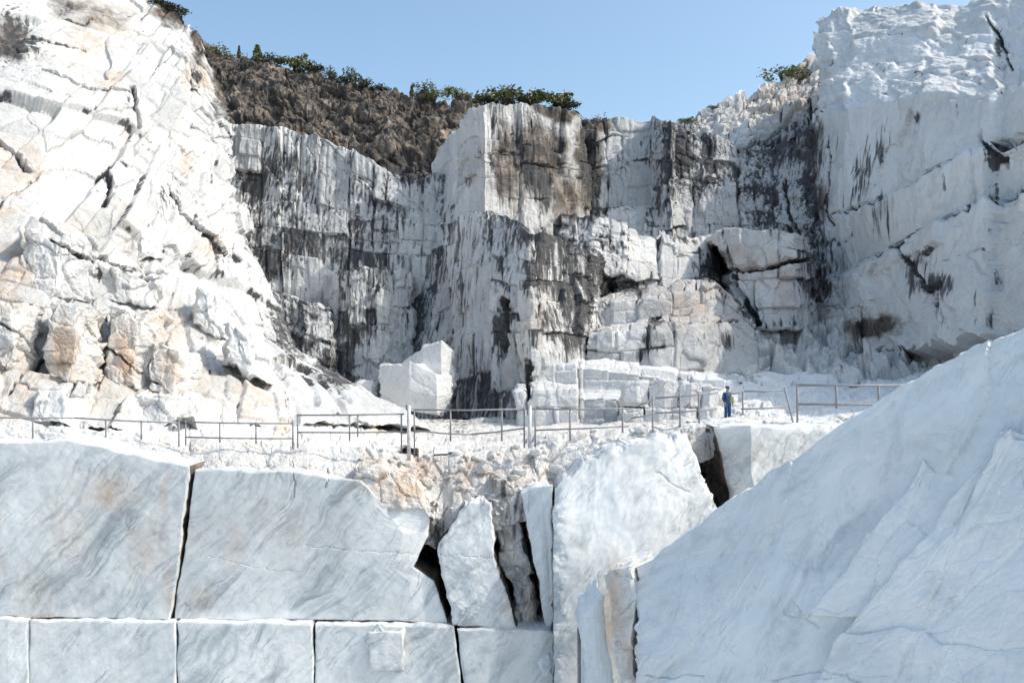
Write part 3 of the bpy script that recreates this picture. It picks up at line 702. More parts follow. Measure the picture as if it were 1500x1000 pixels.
thing_rock('marble_block', [
 [(812,712,32.0),(850,676,32.3),(900,652,32.4),(960,638,32.5),(1008,630,32.7)],
 [(811,760,31.5),(850,750,31.6),(900,720,31.8),(960,700,32.0),(1030,690,32.3)],
 [(812,860,31.2),(850,860,31.2),(910,840,31.3),(970,810,31.5),(1052,740,32.0)],
 [(814,1030,30.8),(850,1030,30.8),(920,1030,30.8),(990,1030,30.8),(1080,1030,31.0)]],
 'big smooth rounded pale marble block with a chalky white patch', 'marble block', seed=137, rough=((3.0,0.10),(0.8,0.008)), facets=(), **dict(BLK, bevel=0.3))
thing_rock('marble_block', [
 [(1044,626,33.2),(1100,622,32.6),(1180,622,32.8),(1290,622,33.2)],
 [(1058,680,33.0),(1100,690,32.5),(1180,700,32.7),(1290,700,33.0)],
 [(1072,760,32.8),(1120,780,32.4),(1180,780,32.6),(1290,780,32.8)]],
 'grey-brown marble block behind the big sloping slab, below the right railing', 'marble block', seed=139, rough=((2.0,0.06),(0.6,0.02)), facets=(), **dict(BLK, bevel=0.2))
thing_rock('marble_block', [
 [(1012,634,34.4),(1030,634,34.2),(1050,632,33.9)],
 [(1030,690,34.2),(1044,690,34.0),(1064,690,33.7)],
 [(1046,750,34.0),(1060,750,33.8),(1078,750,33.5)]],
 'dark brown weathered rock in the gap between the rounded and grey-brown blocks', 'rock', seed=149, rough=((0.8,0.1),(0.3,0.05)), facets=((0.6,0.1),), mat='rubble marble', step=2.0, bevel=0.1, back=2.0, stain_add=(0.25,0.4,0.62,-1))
# lower course
LOW = [(-170,-20,905),(-18,42,905),(43,258,908),(260,459,910),(461,664,914),(670,832,921)]
LOWTXT = ['grey marble block of the lower course cut off by a joint under the rust-stained block',
 'short grey marble block of the lower course under the rust-stained block',
 'wide blue-grey marble block of the lower course with white scratches',
 'blue-grey marble block of the lower course under the long veined block',
 'marble block of the lower course with a small square recess',
 'blue-white marble block of the lower course below the narrow upright block']
for k, ((u0, u1, v0), txt) in enumerate(zip(LOW, LOWTXT)):
    um = (u0 + u1) / 2; sl = 14 if k >= 4 else 0
    thing_rock('marble_block', [
     [(u0, v0, 31.55), (um, v0 + 1, 31.5), (u1, v0 + (6 if k == 5 else 2), 31.55)],
     [(u0 + (sl if k == 5 else 0), v0 + 120, 31.3), (um, v0 + 120, 31.3), (u1 + (sl if k == 4 else 0), v0 + 120, 31.3)],
     [(u0 + (sl if k == 5 else 0), v0 + 260, 31.2), (um, v0 + 260, 31.2), (u1 + (sl if k == 4 else 0), v0 + 260, 31.2)]],
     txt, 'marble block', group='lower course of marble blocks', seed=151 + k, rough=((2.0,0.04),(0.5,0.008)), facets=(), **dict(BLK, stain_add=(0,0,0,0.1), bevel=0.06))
thing_rock('marble_chip', [
 [(540,925,31.35),(565,923,31.33),(590,925,31.35)],
 [(540,982,31.3),(565,983,31.28),(592,982,31.3)]],
 'small squarish grey patch of stone set in the lower course block', 'stone', seed=163, rough=((0.4,0.02),), mat='block marble', step=2.0, bevel=0.05, edge_noise=0.05, back=0.5, stain_add=(0,0.02,0,0), stain_mul=(1,0.4,1,1))
thing_rock('marble_block', [
 [(772,930,31.7),(790,938,31.5),(812,950,31.6)],
 [(780,980,31.5),(796,985,31.3),(812,985,31.4)]],
 'small white broken stone at the foot of the leaning slab', 'stone', seed=167, rough=((0.5,0.06),), facets=((0.4,0.06),), mat='slab marble', step=2.0, bevel=0.12, back=1.0)
# rock closing the cracks behind the blocks, soil colour painting in their shade
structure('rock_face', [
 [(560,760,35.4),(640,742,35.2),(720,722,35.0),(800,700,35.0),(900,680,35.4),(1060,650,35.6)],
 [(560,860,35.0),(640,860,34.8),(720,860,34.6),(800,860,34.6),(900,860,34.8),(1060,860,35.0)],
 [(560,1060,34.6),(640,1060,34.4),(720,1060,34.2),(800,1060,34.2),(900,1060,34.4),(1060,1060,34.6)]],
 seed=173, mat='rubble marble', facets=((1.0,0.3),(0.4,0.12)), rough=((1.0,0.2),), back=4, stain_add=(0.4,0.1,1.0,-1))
# broad near slab
SL = dict(mat='slab marble', step=2.2, edge_noise=0.12, skirt_noise=0.12)
def sy(u, k): return 25.6 - (min(u, 1700) - 930) / 570.0 * 5.6 - max(0, u - 1700) / 600.0 * 2.0 - 0.75 * k
thing_rock('marble_slab', [[(u, v, sy(u, k)) for (u, v) in row] for k, row in enumerate([
 [(930,832),(1004,776),(1100,712),(1204,640),(1334,556),(1420,512),(1516,470),(1700,400),(2200,300)],
 [(930,900),(1020,860),(1120,800),(1230,740),(1340,680),(1430,650),(1530,630),(1700,600),(2200,560)],
 [(930,960),(1030,940),(1140,900),(1250,870),(1350,840),(1440,820),(1540,800),(1700,780),(2200,760)],
 [(930,1080),(1040,1080),(1150,1080),(1260,1080),(1360,1080),(1450,1080),(1550,1080),(1700,1080),(2200,1080)]])],
 'huge smooth blue-white marble slab with a long slanting top edge', 'marble slab', seed=179, facets=((5.0,0.06),), rough=((5.0,0.14),(1.2,0.02)), bevel=0.12, back=5.0, backdir=(0.45,1,0), **SL)
thing_rock('marble_slab', [[(u, v, sy(u, k) - 0.30) for (u, v) in row] for k, row in ((0.72, [(1472,628),(1490,636),(1640,640)]),
 (1.55, [(1345,790),(1420,780),(1640,770)]), (2.25, [(1222,945),(1340,935),(1640,930)]), (3.0, [(1150,1080),(1330,1080),(1640,1080)]))],
 'rough chalky layer of marble with a diagonal broken edge on the smooth slab', 'marble slab', seed=181, facets=((1.6,0.05),(0.6,0.02)), rough=((1.5,0.06),(0.4,0.02)), bevel=0.06, back=1.5, backdir=(0.45,1,0), **dict(SL, stain_add=(0,0,0,0.35)))
thing_rock('marble_slab', [[(u, v, sy(u, k) - 0.16) for (u, v) in row] for k, row in ((0.85, [(1352,676),(1370,690),(1440,700)]),
 (1.5, [(1272,785),(1330,790),(1400,790)]), (2.1, [(1186,900),(1270,905),(1330,900)]))],
 'thin chipped layer with a bright diagonal edge on the smooth slab', 'marble slab', seed=183, facets=((1.2,0.03),), rough=((1.2,0.04),(0.3,0.015)), bevel=0.04, back=1.0, backdir=(0.45,1,0), **dict(SL, stain_add=(0,0,0,0.15)))
thing_rock('marble_slab', [
 [(884,842,25.9),(900,832,25.4),(929,828,25.1)],
 [(894,920,25.6),(908,915,25.1),(928,915,24.75)],
 [(912,1080,25.2),(920,1080,24.6),(932,1080,24.1)]],
 'brown-edged blue-grey stone flank at the end of the huge smooth slab', 'marble slab', seed=191, facets=((0.9,0.08),), rough=((0.8,0.08),(0.3,0.03)), bevel=0.08, back=3.0, backdir=(0.35,1,0), stain_add=(0.05,0.1,0,0), **{k: v for k, v in SL.items() if k != 'mat'}, mat='block marble')
thing_rock('marble_slab', [
 [(852,902,27.6),(868,884,27.4),(882,872,27.4)],
 [(856,960,27.4),(874,960,27.2),(894,960,27.2)],
 [(860,1080,27.2),(882,1080,27.0),(912,1080,27.0)]],
 'narrow white marble slab standing left of the brown-edged flank', 'marble slab', seed=193, facets=((0.9,0.03),), rough=((0.8,0.04),), flute=(0.25,0.04), bevel=0.08, back=2.5, stain_add=(0,0,0,0.6), **SL)

# ------------------------------------------------------------------ loose blocks standing on the cliffs' ledges
def ledge_block(store, quad, label, seed, dy=0.9, back=2.6, rough=((0.8,0.05),), mat='cliff marble', cat='marble block', group=None, add=(0,0,0,0), lean=0.25, skew=0.0):
    (a, b, c, d) = quad
    cu = sum(q[0] for q in quad) / 4; cv = sum(q[1] for q in quad) / 4
    Y = surf_at(store, cu, max(c[1], d[1]))[1] - dy * 0.55; skew = 1.4; lean = 0.6
    w = (b[0] - a[0]) / F * Y
    net = [[(a[0], a[1], Y + lean), ((a[0] + b[0]) / 2, (a[1] + b[1]) / 2, Y + lean), (b[0], b[1], Y + lean + skew)],
           [(d[0], d[1], Y), ((d[0] + c[0]) / 2, (d[1] + c[1]) / 2, Y), (c[0], c[1], Y + skew)]]
    return thing_rock('marble_block', net, label, cat, group, seed=seed, rough=((1.2,0.12),(0.4,0.04)), facets=((1.3,0.13),(0.6,0.05)), bevel=0.08, edge_noise=0.35, skirt_noise=0.3, back=back, backdir=(-0.35,1,0.0), mat=mat, step=1.7, stain_add=add)
LB = [
 ([(160,452),(246,456),(226,566),(160,562)], 'tall cream block with brown vertical stains on the left cliff', 0.9, (0,0.2,0,0)),
 ([(224,506),(300,522),(284,578),(222,576)], 'white block beside the tall cream block on the left cliff', 1.2, (0,0.1,0,0.3)),
 ([(34,336),(140,348),(134,432),(26,430)], 'broad grey block under a diagonal crack on the left cliff', 1.0, (0,0,0,0)),
 ([(148,388),(232,408),(236,452),(152,438)], 'grey block next to the broad block below the diagonal crack', 1.0, (0,0,0,0)),
 ([(186,338),(222,328),(240,376),(176,384)], 'small bright white angular block above the grey blocks of the left cliff', 0.9, (0,0,0,0.5)),
 ([(292,420),(345,452),(342,505),(284,470)], 'pale block on the descending edge of the left cliff', 0.8, (0,0,0,0.3)),
 ([(340,470),(398,505),(396,560),(330,530)], 'white block low on the descending edge of the left cliff', 0.8, (0,0,0,0.4)),
 ([(70,445),(150,450),(148,560),(64,556)], 'rusty streaked block left of the tall cream block', 0.8, (0.05,0.35,0,0)),
 ([(-20,440),(58,446),(52,540),(-22,540)], 'grey rusty block at the foot of the ochre patch on the left cliff', 0.8, (0,0.2,0,0)),
 ([(200,580),(290,584),(280,622),(196,620)], 'low white block at the foot of the left cliff behind the railing', 0.8, (0,0.1,0,0.3)),
 ([(52,580),(140,584),(136,620),(50,618)], 'low blue-white block at the left cliff foot under the rusty block', 0.8, (0,0,0,0.4))]
for k, (q, txt, dy, add) in enumerate(LB):
    ledge_block('left', q, txt, 211 + k, dy, add=add)

# two boulders at the foot of the back wall
thing_rock('boulder', [
 [(556,536,59.5),(600,530,58.2),(640,545,57.8),(662,552,58.6)],
 [(556,570,59.2),(600,570,57.8),(640,580,57.4),(660,580,58.4)],
 [(556,592,59.2),(600,602,57.8),(640,608,57.6),(652,604,58.6)]],
 'large pale squared boulder lying at the foot of the blue wall', 'boulder', seed=241, facets=((2.4,0.05),), rough=((1.0,0.03),), bevel=0.14, edge_noise=0.1, back=3.0, mat='cliff marble', stain_add=(-0.3,0,0,0.2))
thing_rock('boulder', [
 [(588,530,60.5),(618,508,59.6),(646,498,59.2),(664,514,60.2)],
 [(582,545,60.2),(618,545,59.2),(646,545,58.9),(666,550,60.0)],
 [(590,562,60.0),(618,568,59.0),(646,574,58.8),(662,575,59.8)]],
 'smaller boulder leaning on the large squared boulder', 'boulder', seed=251, facets=((2.2,0.05),), rough=((1.0,0.03),), bevel=0.14, edge_noise=0.1, back=2.5, mat='cliff marble', stain_add=(-0.3,0,0,0.1))
thing_rock('marble_block', [
 [(500,566,60.5),(520,560,60),(545,558,60),(553,562,60.6)],
 [(500,608,60),(520,608,59.5),(545,608,59.5),(553,608,60.2)]],
 'blue-grey block with a dark joint beside the squared boulder', 'marble block', seed=257, facets=((1.0,0.06),), rough=((1.0,0.06),), bevel=0.15, back=3.0, mat='cliff marble', stain_add=(-0.2,0,0,0))
# squared blocks stacked behind the railing, sunlit
xs = [(914,951,560,596),(952,995,557,597),(996,1027,561,596),(1028,1053,566,597),(912,944,598,632),(945,985,598,632),(986,1021,598,632),(1022,1051,598,630)]
tx = ['first', 'second', 'third', 'fourth']
for k, (u0, u1, v0, v1) in enumerate(xs):
    row = 'upper' if k < 4 else 'lower'
    thing_rock('marble_block', [
     [(u0, v0 + (k % 3), 52.2 if k < 4 else 51.9), ((u0 + u1) / 2, v0, 52.0 if k < 4 else 51.7), (u1, v0 + (k % 2) * 2, 52.2 if k < 4 else 51.9)],
     [(u0, v1, 52.1 if k < 4 else 51.8), ((u0 + u1) / 2, v1, 51.9 if k < 4 else 51.6), (u1, v1, 52.1 if k < 4 else 51.8)]],
     f'cream squared block, {row} row of the stack, {tx[3 - k % 4]} from the person in blue', 'marble block', group='squared blocks stacked left of the person',
     seed=261 + k, facets=((0.9,0.10),), rough=((0.6,0.05),), bevel=0.05, edge_noise=0.10, back=2.0, mat='cliff marble', step=1.5, stain_add=(0,0.12,0,0.3))

# ------------------------------------------------------------------ rubble on the bench lip (uncountable)
def rock_mesh(rng, r):
    import bmesh
    bm = bmesh.new(); bmesh.ops.create_icosphere(bm, subdivisions=1, radius=r)
    for v in bm.verts:
        v.co *= rng.uniform(0.7, 1.2); v.co.x *= 1.2; v.co.z *= 0.75
    vs_ = np.array([v.co[:] for v in bm.verts]); bm.verts.index_update()
    fs = np.array([[v.index for v in f.verts] for f in bm.faces]); bm.free(); return vs_, fs
def scatter_rubble(name, spots, seed):
    rng = random.Random(seed); VV = []; FF = []; off = 0
    for (p, r) in spots:
        v, f = rock_mesh(rng, r)
        a = rng.uniform(0, 6.28); R = np.array([[math.cos(a), -math.sin(a), 0], [math.sin(a), math.cos(a), 0], [0, 0, 1]])
        VV.append(v @ R.T + np.array(p)); FF.append(f + off); off += len(v)
    VV = np.concatenate(VV); FF = np.concatenate(FF)
    u, v = pix(VV)
    stn = stain_at(u, v, name); stn[:, 0] *= 0.5
    me = mesh_from(name, VV, FF, 'rubble marble', stn)
    return tag(link(name, me), 'loose broken marble rubble strewn along the bench lip', 'rubble', kind='stuff')
rng = random.Random(5)
spots = []
U, Vv, W = SURF['bench']
sel = np.argwhere((Vv > 628) & (Vv < 760) & (U > -60) & (U < 1000))
for k in range(520):
    i, j = sel[rng.randrange(len(sel))]
    p = W[i, j]; r = rng.uniform(0.03, 0.11) * (2.2 if rng.random() < 0.10 else 1)
    if 540 < U[i, j] < 800: r *= 1.4
    elif rng.random() < 0.75: continue
    spots.append(((p[0], p[1], p[2] + r * 0.2), r))
scatter_rubble('rubble', spots, 6)

# ------------------------------------------------------------------ railings
def tube(pts, r, n=8):
    pts = [Vector(p) for p in pts]; VV = []; FF = []
    for k, p in enumerate(pts):
        d = (pts[min(k + 1, len(pts) - 1)] - pts[max(k - 1, 0)]).normalized()
        a = d.cross(Vector((0, 1, 0.01))).normalized(); b = d.cross(a)
        for q in range(n):
            t = 2 * math.pi * q / n
            VV.append(p + a * (r * math.cos(t)) + b * (r * math.sin(t)))
    for k in range(len(pts) - 1):
        for q in range(n):
            FF.append((k * n + q, k * n + (q + 1) % n, (k + 1) * n + (q + 1) % n, (k + 1) * n + q))
    m = len(pts) - 1
    return [tuple(v) for v in VV], FF, [list(range(n))[::-1], [m * n + q for q in range(n)]]
def tube_obj(name, pts, r, mat, parent):
    v, f, caps = tube(pts, r)
    me = bpy.data.meshes.new(name)
    o = Vector(parent.location)
    me.from_pydata([tuple(Vector(x) - o) for x in v], [], f + caps); me.materials.append(MATS[mat]); me.update()
    for p in me.polygons: p.use_smooth = len(p.vertices) == 4
    return link(name, me, parent)
RY = 34.2
def wp(u, v, Y=RY): return tuple(P(u, v, Y))
def railing(label, rails, posts, Y=RY, mat='railing steel', rr=0.028):
    u0, v0 = posts[0][0], posts[0][2]
    base = P(u0, v0, Y); o = empty('railing', tuple(base)); tag(o, label, 'railing', None)
    rg = random.Random(int(u0) + 99)
    for (a, b) in rails:
        m = ((a[0] + b[0]) / 2, (a[1] + b[1]) / 2 + rg.uniform(0.3, 1.6))
        tube_obj('rail', [wp(*a, Y), wp(*m, Y), wp(*b, Y)], rr, mat, o)
    for p in posts:
        u, vt, vb = p[:3]; u2 = p[3] if len(p) > 3 else u
        tube_obj('post', [wp(u, vt, Y), wp(u2, vb + 6, Y)], rr * 1.05, mat, o)
    return o
railing('long rusty railing with a single bar at the foot of the left cliff', [((-120,610),(110,612)),((110,612),(262,619))], [(-60,610,642),(48,611,636),(155,614,636),(207,617,638),(262,617,648)])
railing('low rusty two-bar railing next to the long single-bar railing', [((272,618),(430,620)),((272,640),(430,642))], [(272,616,646),(322,618,642),(375,618,644),(429,616,652)])
railing('two-bar railing between the rusty railing and the first pale post', [((436,608),(592,606)),((436,633),(592,632))], [(436,606,650),(512,608,640),(524,608,634),(588,606,658)])
railing('two-bar railing between the two pale posts', [((606,600),(768,599)),((606,630),(690,636)),((690,636),(768,627))], [(607,598,664),(660,601,640),(735,600,640),(768,596,650)])
railing('two-bar railing right of the second pale post', [((783,599),(922,598)),((783,630),(922,624))], [(784,597,648),(835,599,640),(912,598,628)])
railing('bent railing of thin bars in front of the squared block stack', [((930,596),(960,583)),((960,583),(1052,575)),((925,612),(960,605)),((960,605),(1050,599))], [(956,580,628),(996,578,620),(1024,576,622)])
railing('short railing right of the person with a leaning end post', [((1066,577),(1090,573)),((1090,573),(1150,571)),((1085,599),(1152,596))], [(1088,572,602),(1149,568,622,1164)])
railing('tall grey two-bar railing ending behind the huge smooth slab', [((1167,564),(1330,564)),((1167,592),(1330,592))], [(1168,562,628),(1225,564,592),(1287,564,592)], rr=0.038)
for (u, vt, vb, lab) in [(599,592,668,'pale upright steel post between the first two-bar railings'),(776,588,650,'pale upright steel post between the second and third two-bar railings')]:
    w = 7
    net = None
    base = P(u, vb, RY - 0.1); o = empty('steel_post', tuple(base)); tag(o, lab, 'post')
    tube_obj('post_shaft', [wp(u, 594, RY - 0.1), wp(u, vb + 6, RY - 0.1)], 0.065, 'pale post', o)
    tube_obj('post_tip', [wp(u - 3, vt, RY - 0.1), wp(u - 2, 600, RY - 0.1)], 0.05, 'railing steel', o)
# lone thin drill rod in the foreground joint
o = empty('steel_rod', tuple(P(848, 1040, 28.5))); tag(o, 'thin grey steel rod standing in the gap left of the narrow white slab', 'rod')
tube_obj('rod', [wp(848, 918, 28.5), wp(849, 1060, 28.5)], 0.05, 'railing steel', o)

# ------------------------------------------------------------------ person
def skin_mesh(name, verts, edges, radii, root, mat, sub=2):
    me = bpy.data.meshes.new(name); me.from_pydata(verts, edges, []); me.update()
    o = bpy.data.objects.new(name, me); col.objects.link(o)
    m = o.modifiers.new('skin', 'SKIN'); m.use_smooth_shade = True
    for k, r in enumerate(radii):
        sv = me.skin_vertices[0].data[k]; sv.radius = r if isinstance(r, tuple) else (r, r); sv.use_root = (k == root)
    s = o.modifiers.new('sub', 'SUBSURF'); s.levels = sub; s.render_levels = sub
    me.materials.append(MATS[mat]); return o
def person(loc):
    root = empty('person', loc)
    tag(root, 'person in blue work clothes and blue cap standing behind the railing with a lime bag', 'person')
    # local: faces -X/-Y, 1.75 m
    V = []; E = []; Rr = []
    def v(p, r, par=None):
        V.append(p); Rr.append(r)
        if par is not None: E.append((par, len(V) - 1))
        return len(V) - 1
    pel = v((0, 0, 0.95), (0.15, 0.11)); wst = v((0, 0, 1.12), (0.14, 0.10), pel); ch = v((0, 0.01, 1.32), (0.17, 0.115), wst)
    nk = v((0, 0, 1.48), (0.06, 0.06), ch); hd0 = v((0, -0.015, 1.555), (0.075, 0.085), nk); hd1 = v((0, -0.02, 1.65), (0.078, 0.095), hd0); hd2 = v((0, -0.01, 1.73), (0.045, 0.055), hd1)
    nose = v((0, -0.125, 1.615), (0.014, 0.016), hd1)
    for s in (-1, 1):
        h = v((0.10 * s, 0, 0.88), (0.095, 0.10), pel); kn = v((0.11 * s, -0.02, 0.50), (0.062, 0.065), h); an = v((0.12 * s, 0.02, 0.10), (0.042, 0.045), kn); toe = v((0.14 * s, -0.12, 0.035), (0.04, 0.03), an)
        sh = v((0.19 * s, 0.01, 1.40), (0.062, 0.062), ch); el = v((0.25 * s, 0.05, 1.13), (0.045, 0.045), sh); wr = v((0.24 * s, -0.08, 0.92), (0.030, 0.026), el); pm = v((0.24 * s, -0.11, 0.85), (0.018, 0.040), wr)
        for q in range(4):
            f1 = v((0.24 * s, -0.145 + 0.022 * q, 0.795), 0.009, pm); v((0.232 * s, -0.15 + 0.022 * q, 0.75 - 0.008 * (q in (1, 2))), 0.008, f1)
        t1 = v((0.222 * s, -0.155, 0.845), 0.010, wr); v((0.215 * s, -0.17, 0.81), 0.009, t1)
    body = skin_mesh('body', V, E, Rr, 0, 'skin'); body.parent = root
    # overall
    V2 = [(0,0,0.95),(0,0,1.12),(0,0.01,1.32),(0,0.0,1.445)]; E2 = [(0,1),(1,2),(2,3)]; R2 = [(0.175,0.135),(0.165,0.125),(0.195,0.14),(0.09,0.085)]
    for s in (-1, 1):
        k = len(V2)
        V2 += [(0.10*s,0,0.88),(0.11*s,-0.02,0.50),(0.12*s,0.02,0.11)]; R2 += [(0.115,0.12),(0.088,0.09),(0.075,0.08)]; E2 += [(0,k),(k,k+1),(k+1,k+2)]
        V2 += [(0.19*s,0.01,1.40),(0.25*s,0.05,1.13),(0.241*s,-0.07,0.94)]; R2 += [(0.082,0.08),(0.064,0.064),(0.048,0.048)]; E2 += [(2,k+3),(k+3,k+4),(k+4,k+5)]
    ov = skin_mesh('overall', V2, E2, R2, 0, 'blue cloth'); ov.parent = root
    import bmesh
    def lathe(name, prof, mat, loc, sc=(1, 1, 1)):
        bm = bmesh.new(); n = 16; rings = []
        for (r, z) in prof: rings.append([bm.verts.new((r*math.cos(6.2832*q/n)*sc[0], r*math.sin(6.2832*q/n)*sc[1], z)) for q in range(n)])
        for a_, b_ in zip(rings[:-1], rings[1:]):
            for q in range(n): bm.faces.new((a_[q], a_[(q+1)%n], b_[(q+1)%n], b_[q]))
        bm.faces.new(rings[-1]); bm.faces.new(rings[0][::-1])
        me = bpy.data.meshes.new(name); bm.to_mesh(me); bm.free(); me.materials.append(MATS[mat])
        for p in me.polygons: p.use_smooth = True
        return link(name, me, root, loc)
    lathe('cap', [(0.104,-0.005),(0.108,0.03),(0.10,0.07),(0.07,0.10),(0.02,0.115)], 'blue cloth', (0, -0.012, 1.66), (0.95, 1.1, 1))
    cb = lathe('cap_brim', [(0.07,0),(0.075,0.01),(0.07,0.018)], 'dark blue cloth', (0, -0.105, 1.66), (1, 0.9, 1))
    lathe('bag', [(0.10,-0.16),(0.14,-0.10),(0.15,0.02),(0.12,0.14),(0.06,0.18)], 'lime cloth', (0.17, -0.12, 1.08), (1, 0.6, 1))
    for s in (-1, 1):
        for q in (-1,): pass
        lathe('eye', [(0.004,-0.01),(0.012,-0.004),(0.012,0.004),(0.004,0.01)], 'dark blue cloth', (0.032 * s, -0.112, 1.64), (1, 0.6, 1))
        lathe('boot', [(0.075,0.0),(0.08,0.05),(0.072,0.11),(0.066,0.20)], 'boot leather', (0.125 * s, -0.02, 0.0), (0.9, 1.35, 1))
    return root
pb = surf_at('bench', 1066, 616)
PY = 50.0
pp = P(1066, 617, PY)
pr = person(tuple(pp)); pr.rotation_euler = (0, 0, 0.5)
# the flat sunlit stone the person stands on
thing_rock('marble_block', [
 [(1036,616,52),(1070,615,52),(1110,616,52)],
 [(1036,618,48.0),(1070,618.5,48.0),(1110,618,48.0)],
 [(1036,634,47.8),(1070,634,47.8),(1110,634,47.8)]],
 'flat white stone slab under the person in blue', 'marble slab', seed=281, rough=((1.0,0.02),), bevel=0.0, back=3.0, mat='cliff marble', stain_add=(0,0,0,0.8), edge_noise=0.05)

# ------------------------------------------------------------------ shrubs on the skyline
def leaf_mesh(name, seed, mat, h, w, n, conical=False):
    rg = np.random.RandomState(seed); VV = []; FF = []
    lumps = [(rg.uniform(-.6, .6) * w, rg.uniform(-.6, .6) * w, rg.uniform(.02, .72) * h, rg.uniform(.24, .42) * w) for _ in range(9)]
    for k in range(n):
        if conical:
            z = rg.uniform(0.08, 1) ** 0.9 * h; r = w * 0.6 * (1 - z / h) * math.sqrt(rg.rand()) + 0.05; t = rg.rand() * 6.28
            c = np.array([r * math.cos(t), r * math.sin(t), z])
        else:
            l = lumps[rg.randint(9)]; d = rg.normal(size=3); d /= np.linalg.norm(d)
            c = np.array(l[:3]) + d * l[3] * rg.uniform(0.4, 1.1) * np.array([1, 1, 0.8])
        c[2] = max(c[2], 0.05)
        a = rg.normal(size=3); a /= np.linalg.norm(a); b = np.cross(a, rg.normal(size=3)); b /= np.linalg.norm(b)
        s = rg.uniform(0.05, 0.13)
        o_ = len(VV)
        VV += [c - a * s, c - b * s * 0.45, c + a * s, c + b * s * 0.45]; FF.append((o_, o_ + 1, o_ + 2, o_ + 3))
    return mesh_from(name, np.array(VV), np.array(FF), mat)
def trunk_mesh(name, seed, h, w):
    rg = random.Random(seed); VV = []; FF = []
    for k in range(5):
        t = rg.uniform(0, 6.28); e_ = (math.cos(t) * w * 0.45 * rg.random(), math.sin(t) * w * 0.45 * rg.random(), h * rg.uniform(.55, .85))
        pts = [(0, 0, -0.4), (e_[0] * .3, e_[1] * .3, e_[2] * .45), e_]
        for q, (p, r) in enumerate(zip(pts, (0.06, 0.04, 0.015))):
            for m in range(5): VV.append((p[0] + r * math.cos(m * 1.2566), p[1] + r * math.sin(m * 1.2566), p[2]))
        b = k * 15
        for q in range(2):
            for m in range(5): FF.append((b + q * 5 + m, b + q * 5 + (m + 1) % 5, b + q * 5 + 5 + (m + 1) % 5, b + q * 5 + 5 + m))
    return mesh_from(name, np.array(VV), np.array(FF), 'bark')
CR = {}
for k, (mt, h, w, n, con) in enumerate([('foliage',1.0,0.9,520,False),('foliage',1.0,1.2,620,False),('dark foliage',1.0,1.1,600,False),('foliage',1.0,0.5,420,True),('dark foliage',1.0,0.55,420,True)]):
    CR[k] = (leaf_mesh('crown', 300 + k, mt, h, w, n, con), trunk_mesh('trunk', 320 + k, h, w))
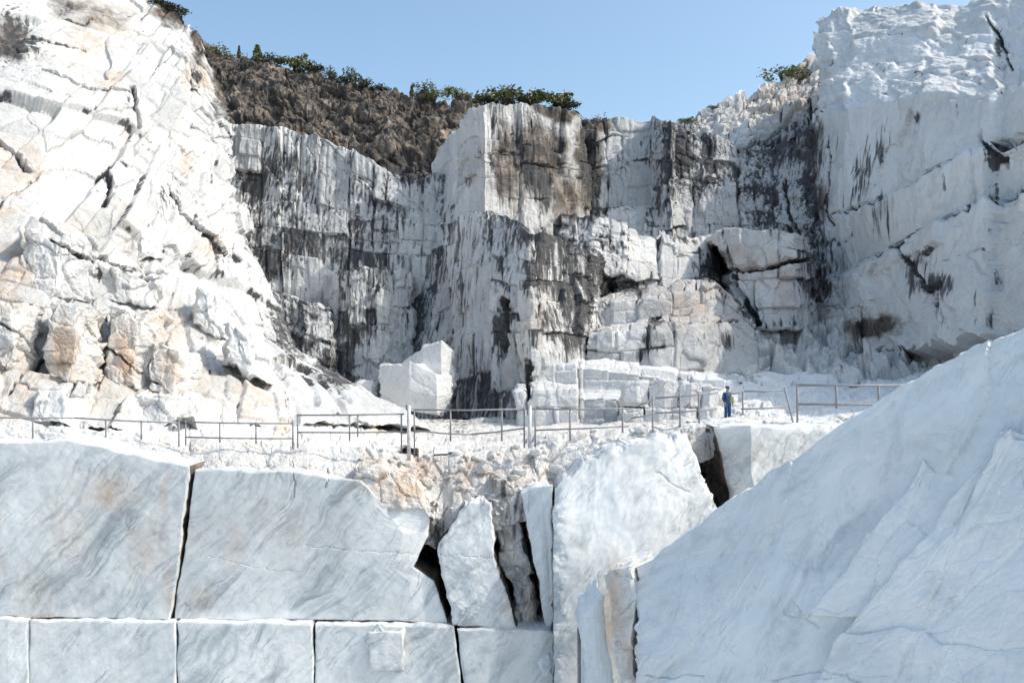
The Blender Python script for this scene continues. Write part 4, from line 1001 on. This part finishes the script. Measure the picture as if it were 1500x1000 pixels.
SH = [ # u, v of the base, height px, width factor, kind, store, label
 (318,82,14,1.6,1,'hill','low bush where the brown ridge meets the left cliff'),
 (349,86,20,.6,3,'hill','thin young tree alone on the ridge near the left cliff'),
 (376,90,25,1.1,3,'hill','pointed yellow-green tree, tallest near the left end of the ridge'),
 (396,92,17,1.5,2,'hill','dark rounded bush right beside the pointed yellow-green tree'),
 (434,100,24,1.3,0,'hill','bright yellow-green bush on the ridge'),
 (455,104,16,1.6,2,'hill','dark bush right beside the bright yellow-green bush'),
 (486,110,20,.9,2,'hill','dark upright bush on the ridge after the bright bush'),
 (515,116,24,1.0,2,'hill','dark upright bush halfway between the bright bush and the ridge middle'),
 (536,118,14,1.5,2,'hill','small dark bush at the middle of the brown ridge'),
 (556,122,12,1.6,2,'hill','low dark bush at the middle of the brown ridge'),
 (602,130,16,.9,3,'hill','sparse thin shrub standing alone on the ridge'),
 (622,133,13,1.6,1,'hill','low green bush beside the sparse thin shrub'),
 (640,135,12,1.6,1,'hill','low green bush halfway between the thin shrub and the prow'),
 (662,138,14,1.6,1,'hill','round green bush on the ridge left of the prow'),
 (705,140,14,1.4,0,'hill','yellowish bush just left of the prow top'),
 (722,141,12,1.6,2,'hill','low dark bush on the left corner of the prow'),
 (745,144,24,1.8,1,'hill','broad olive bush growing on top of the prow'),
 (765,144,18,1.6,2,'hill','dark bush tucked against the broad olive bush on the prow'),
 (787,144,20,1.5,0,'hill','olive bush on the prow beside the pale rocks'),
 (815,146,25,1.7,0,'hill','yellow-green bush at the right end of the prow top'),
 (832,150,14,1.5,2,'hill','small dark bush where the ridge drops right of the prow'),
 (1145,114,17,1.7,1,'crest','round olive bush on the sunlit right crest'),
 (1168,116,15,1.5,1,'crest','smaller bush just below the round olive bush on the right crest'),
 (1045,160,9,1.6,0,'crest','tiny bush low on the sunlit right crest'),
 (232,6,14,2.2,2,'left','dark bush on the top edge of the left cliff'),
 (258,18,14,1.8,2,'left','dark bush lower on the top edge of the left cliff'),
 (1008,178,9,1.8,0,'crest','small yellow tuft at the low point of the skyline')]
first = {}
for k, (u, v, hp, wf, kind, stn, lab) in enumerate(SH):
    p = surf_at(stn, u, v); sc = hp / F * p[1] * 1.1
    r = empty('tree' if kind in (3, 4) else 'shrub', (p[0], p[1] + 0.2, p[2] - 0.12)); r.scale = (sc * wf, sc * wf, sc); r.rotation_euler = (0, 0, k * 1.7)
    tag(r, lab, 'tree' if kind in (3, 4) else 'shrub', 'shrubs and small trees on the skyline')
    link('crown', CR[kind][0], r); link('trunk', CR[kind][1], r)
# scrub cover along the brown ridge: uncountable
def scrub():
    rg = np.random.RandomState(9); U, Vv, W = SURF['hill']; VV = []; FF = []
    ncol = W.shape[1]
    for k in range(16000):
        j = rg.randint(ncol)
        if U[0, j] > 890 or U[0, j] < 255: continue
        i = int(abs(rg.normal()) * 4)
        p = W[min(i, 40), j]; dens = 0.5 + 0.7 * perlin(np.array([p[0] * 0.35]), np.array([3.3]), 4)[0]
        if rg.rand() > dens + 0.25: continue
        c = p + np.array([rg.normal() * .12, rg.uniform(-.2, 1.5), abs(rg.normal()) * 0.28 * (dens + .3)])
        a = rg.normal(size=3); a /= np.linalg.norm(a); b = np.cross(a, rg.normal(size=3)); b /= np.linalg.norm(b); s = rg.uniform(.06, .15)
        o_ = len(VV); VV += [c - a * s, c - b * s * .5, c + a * s, c + b * s * .5]; FF.append((o_, o_ + 1, o_ + 2, o_ + 3))
    me = mesh_from('scrub', np.array(VV), np.array(FF), 'dark foliage')
    tag(link('scrub', me), 'dark low scrub covering the rim of the brown ridge', 'scrub', kind='stuff')
scrub()
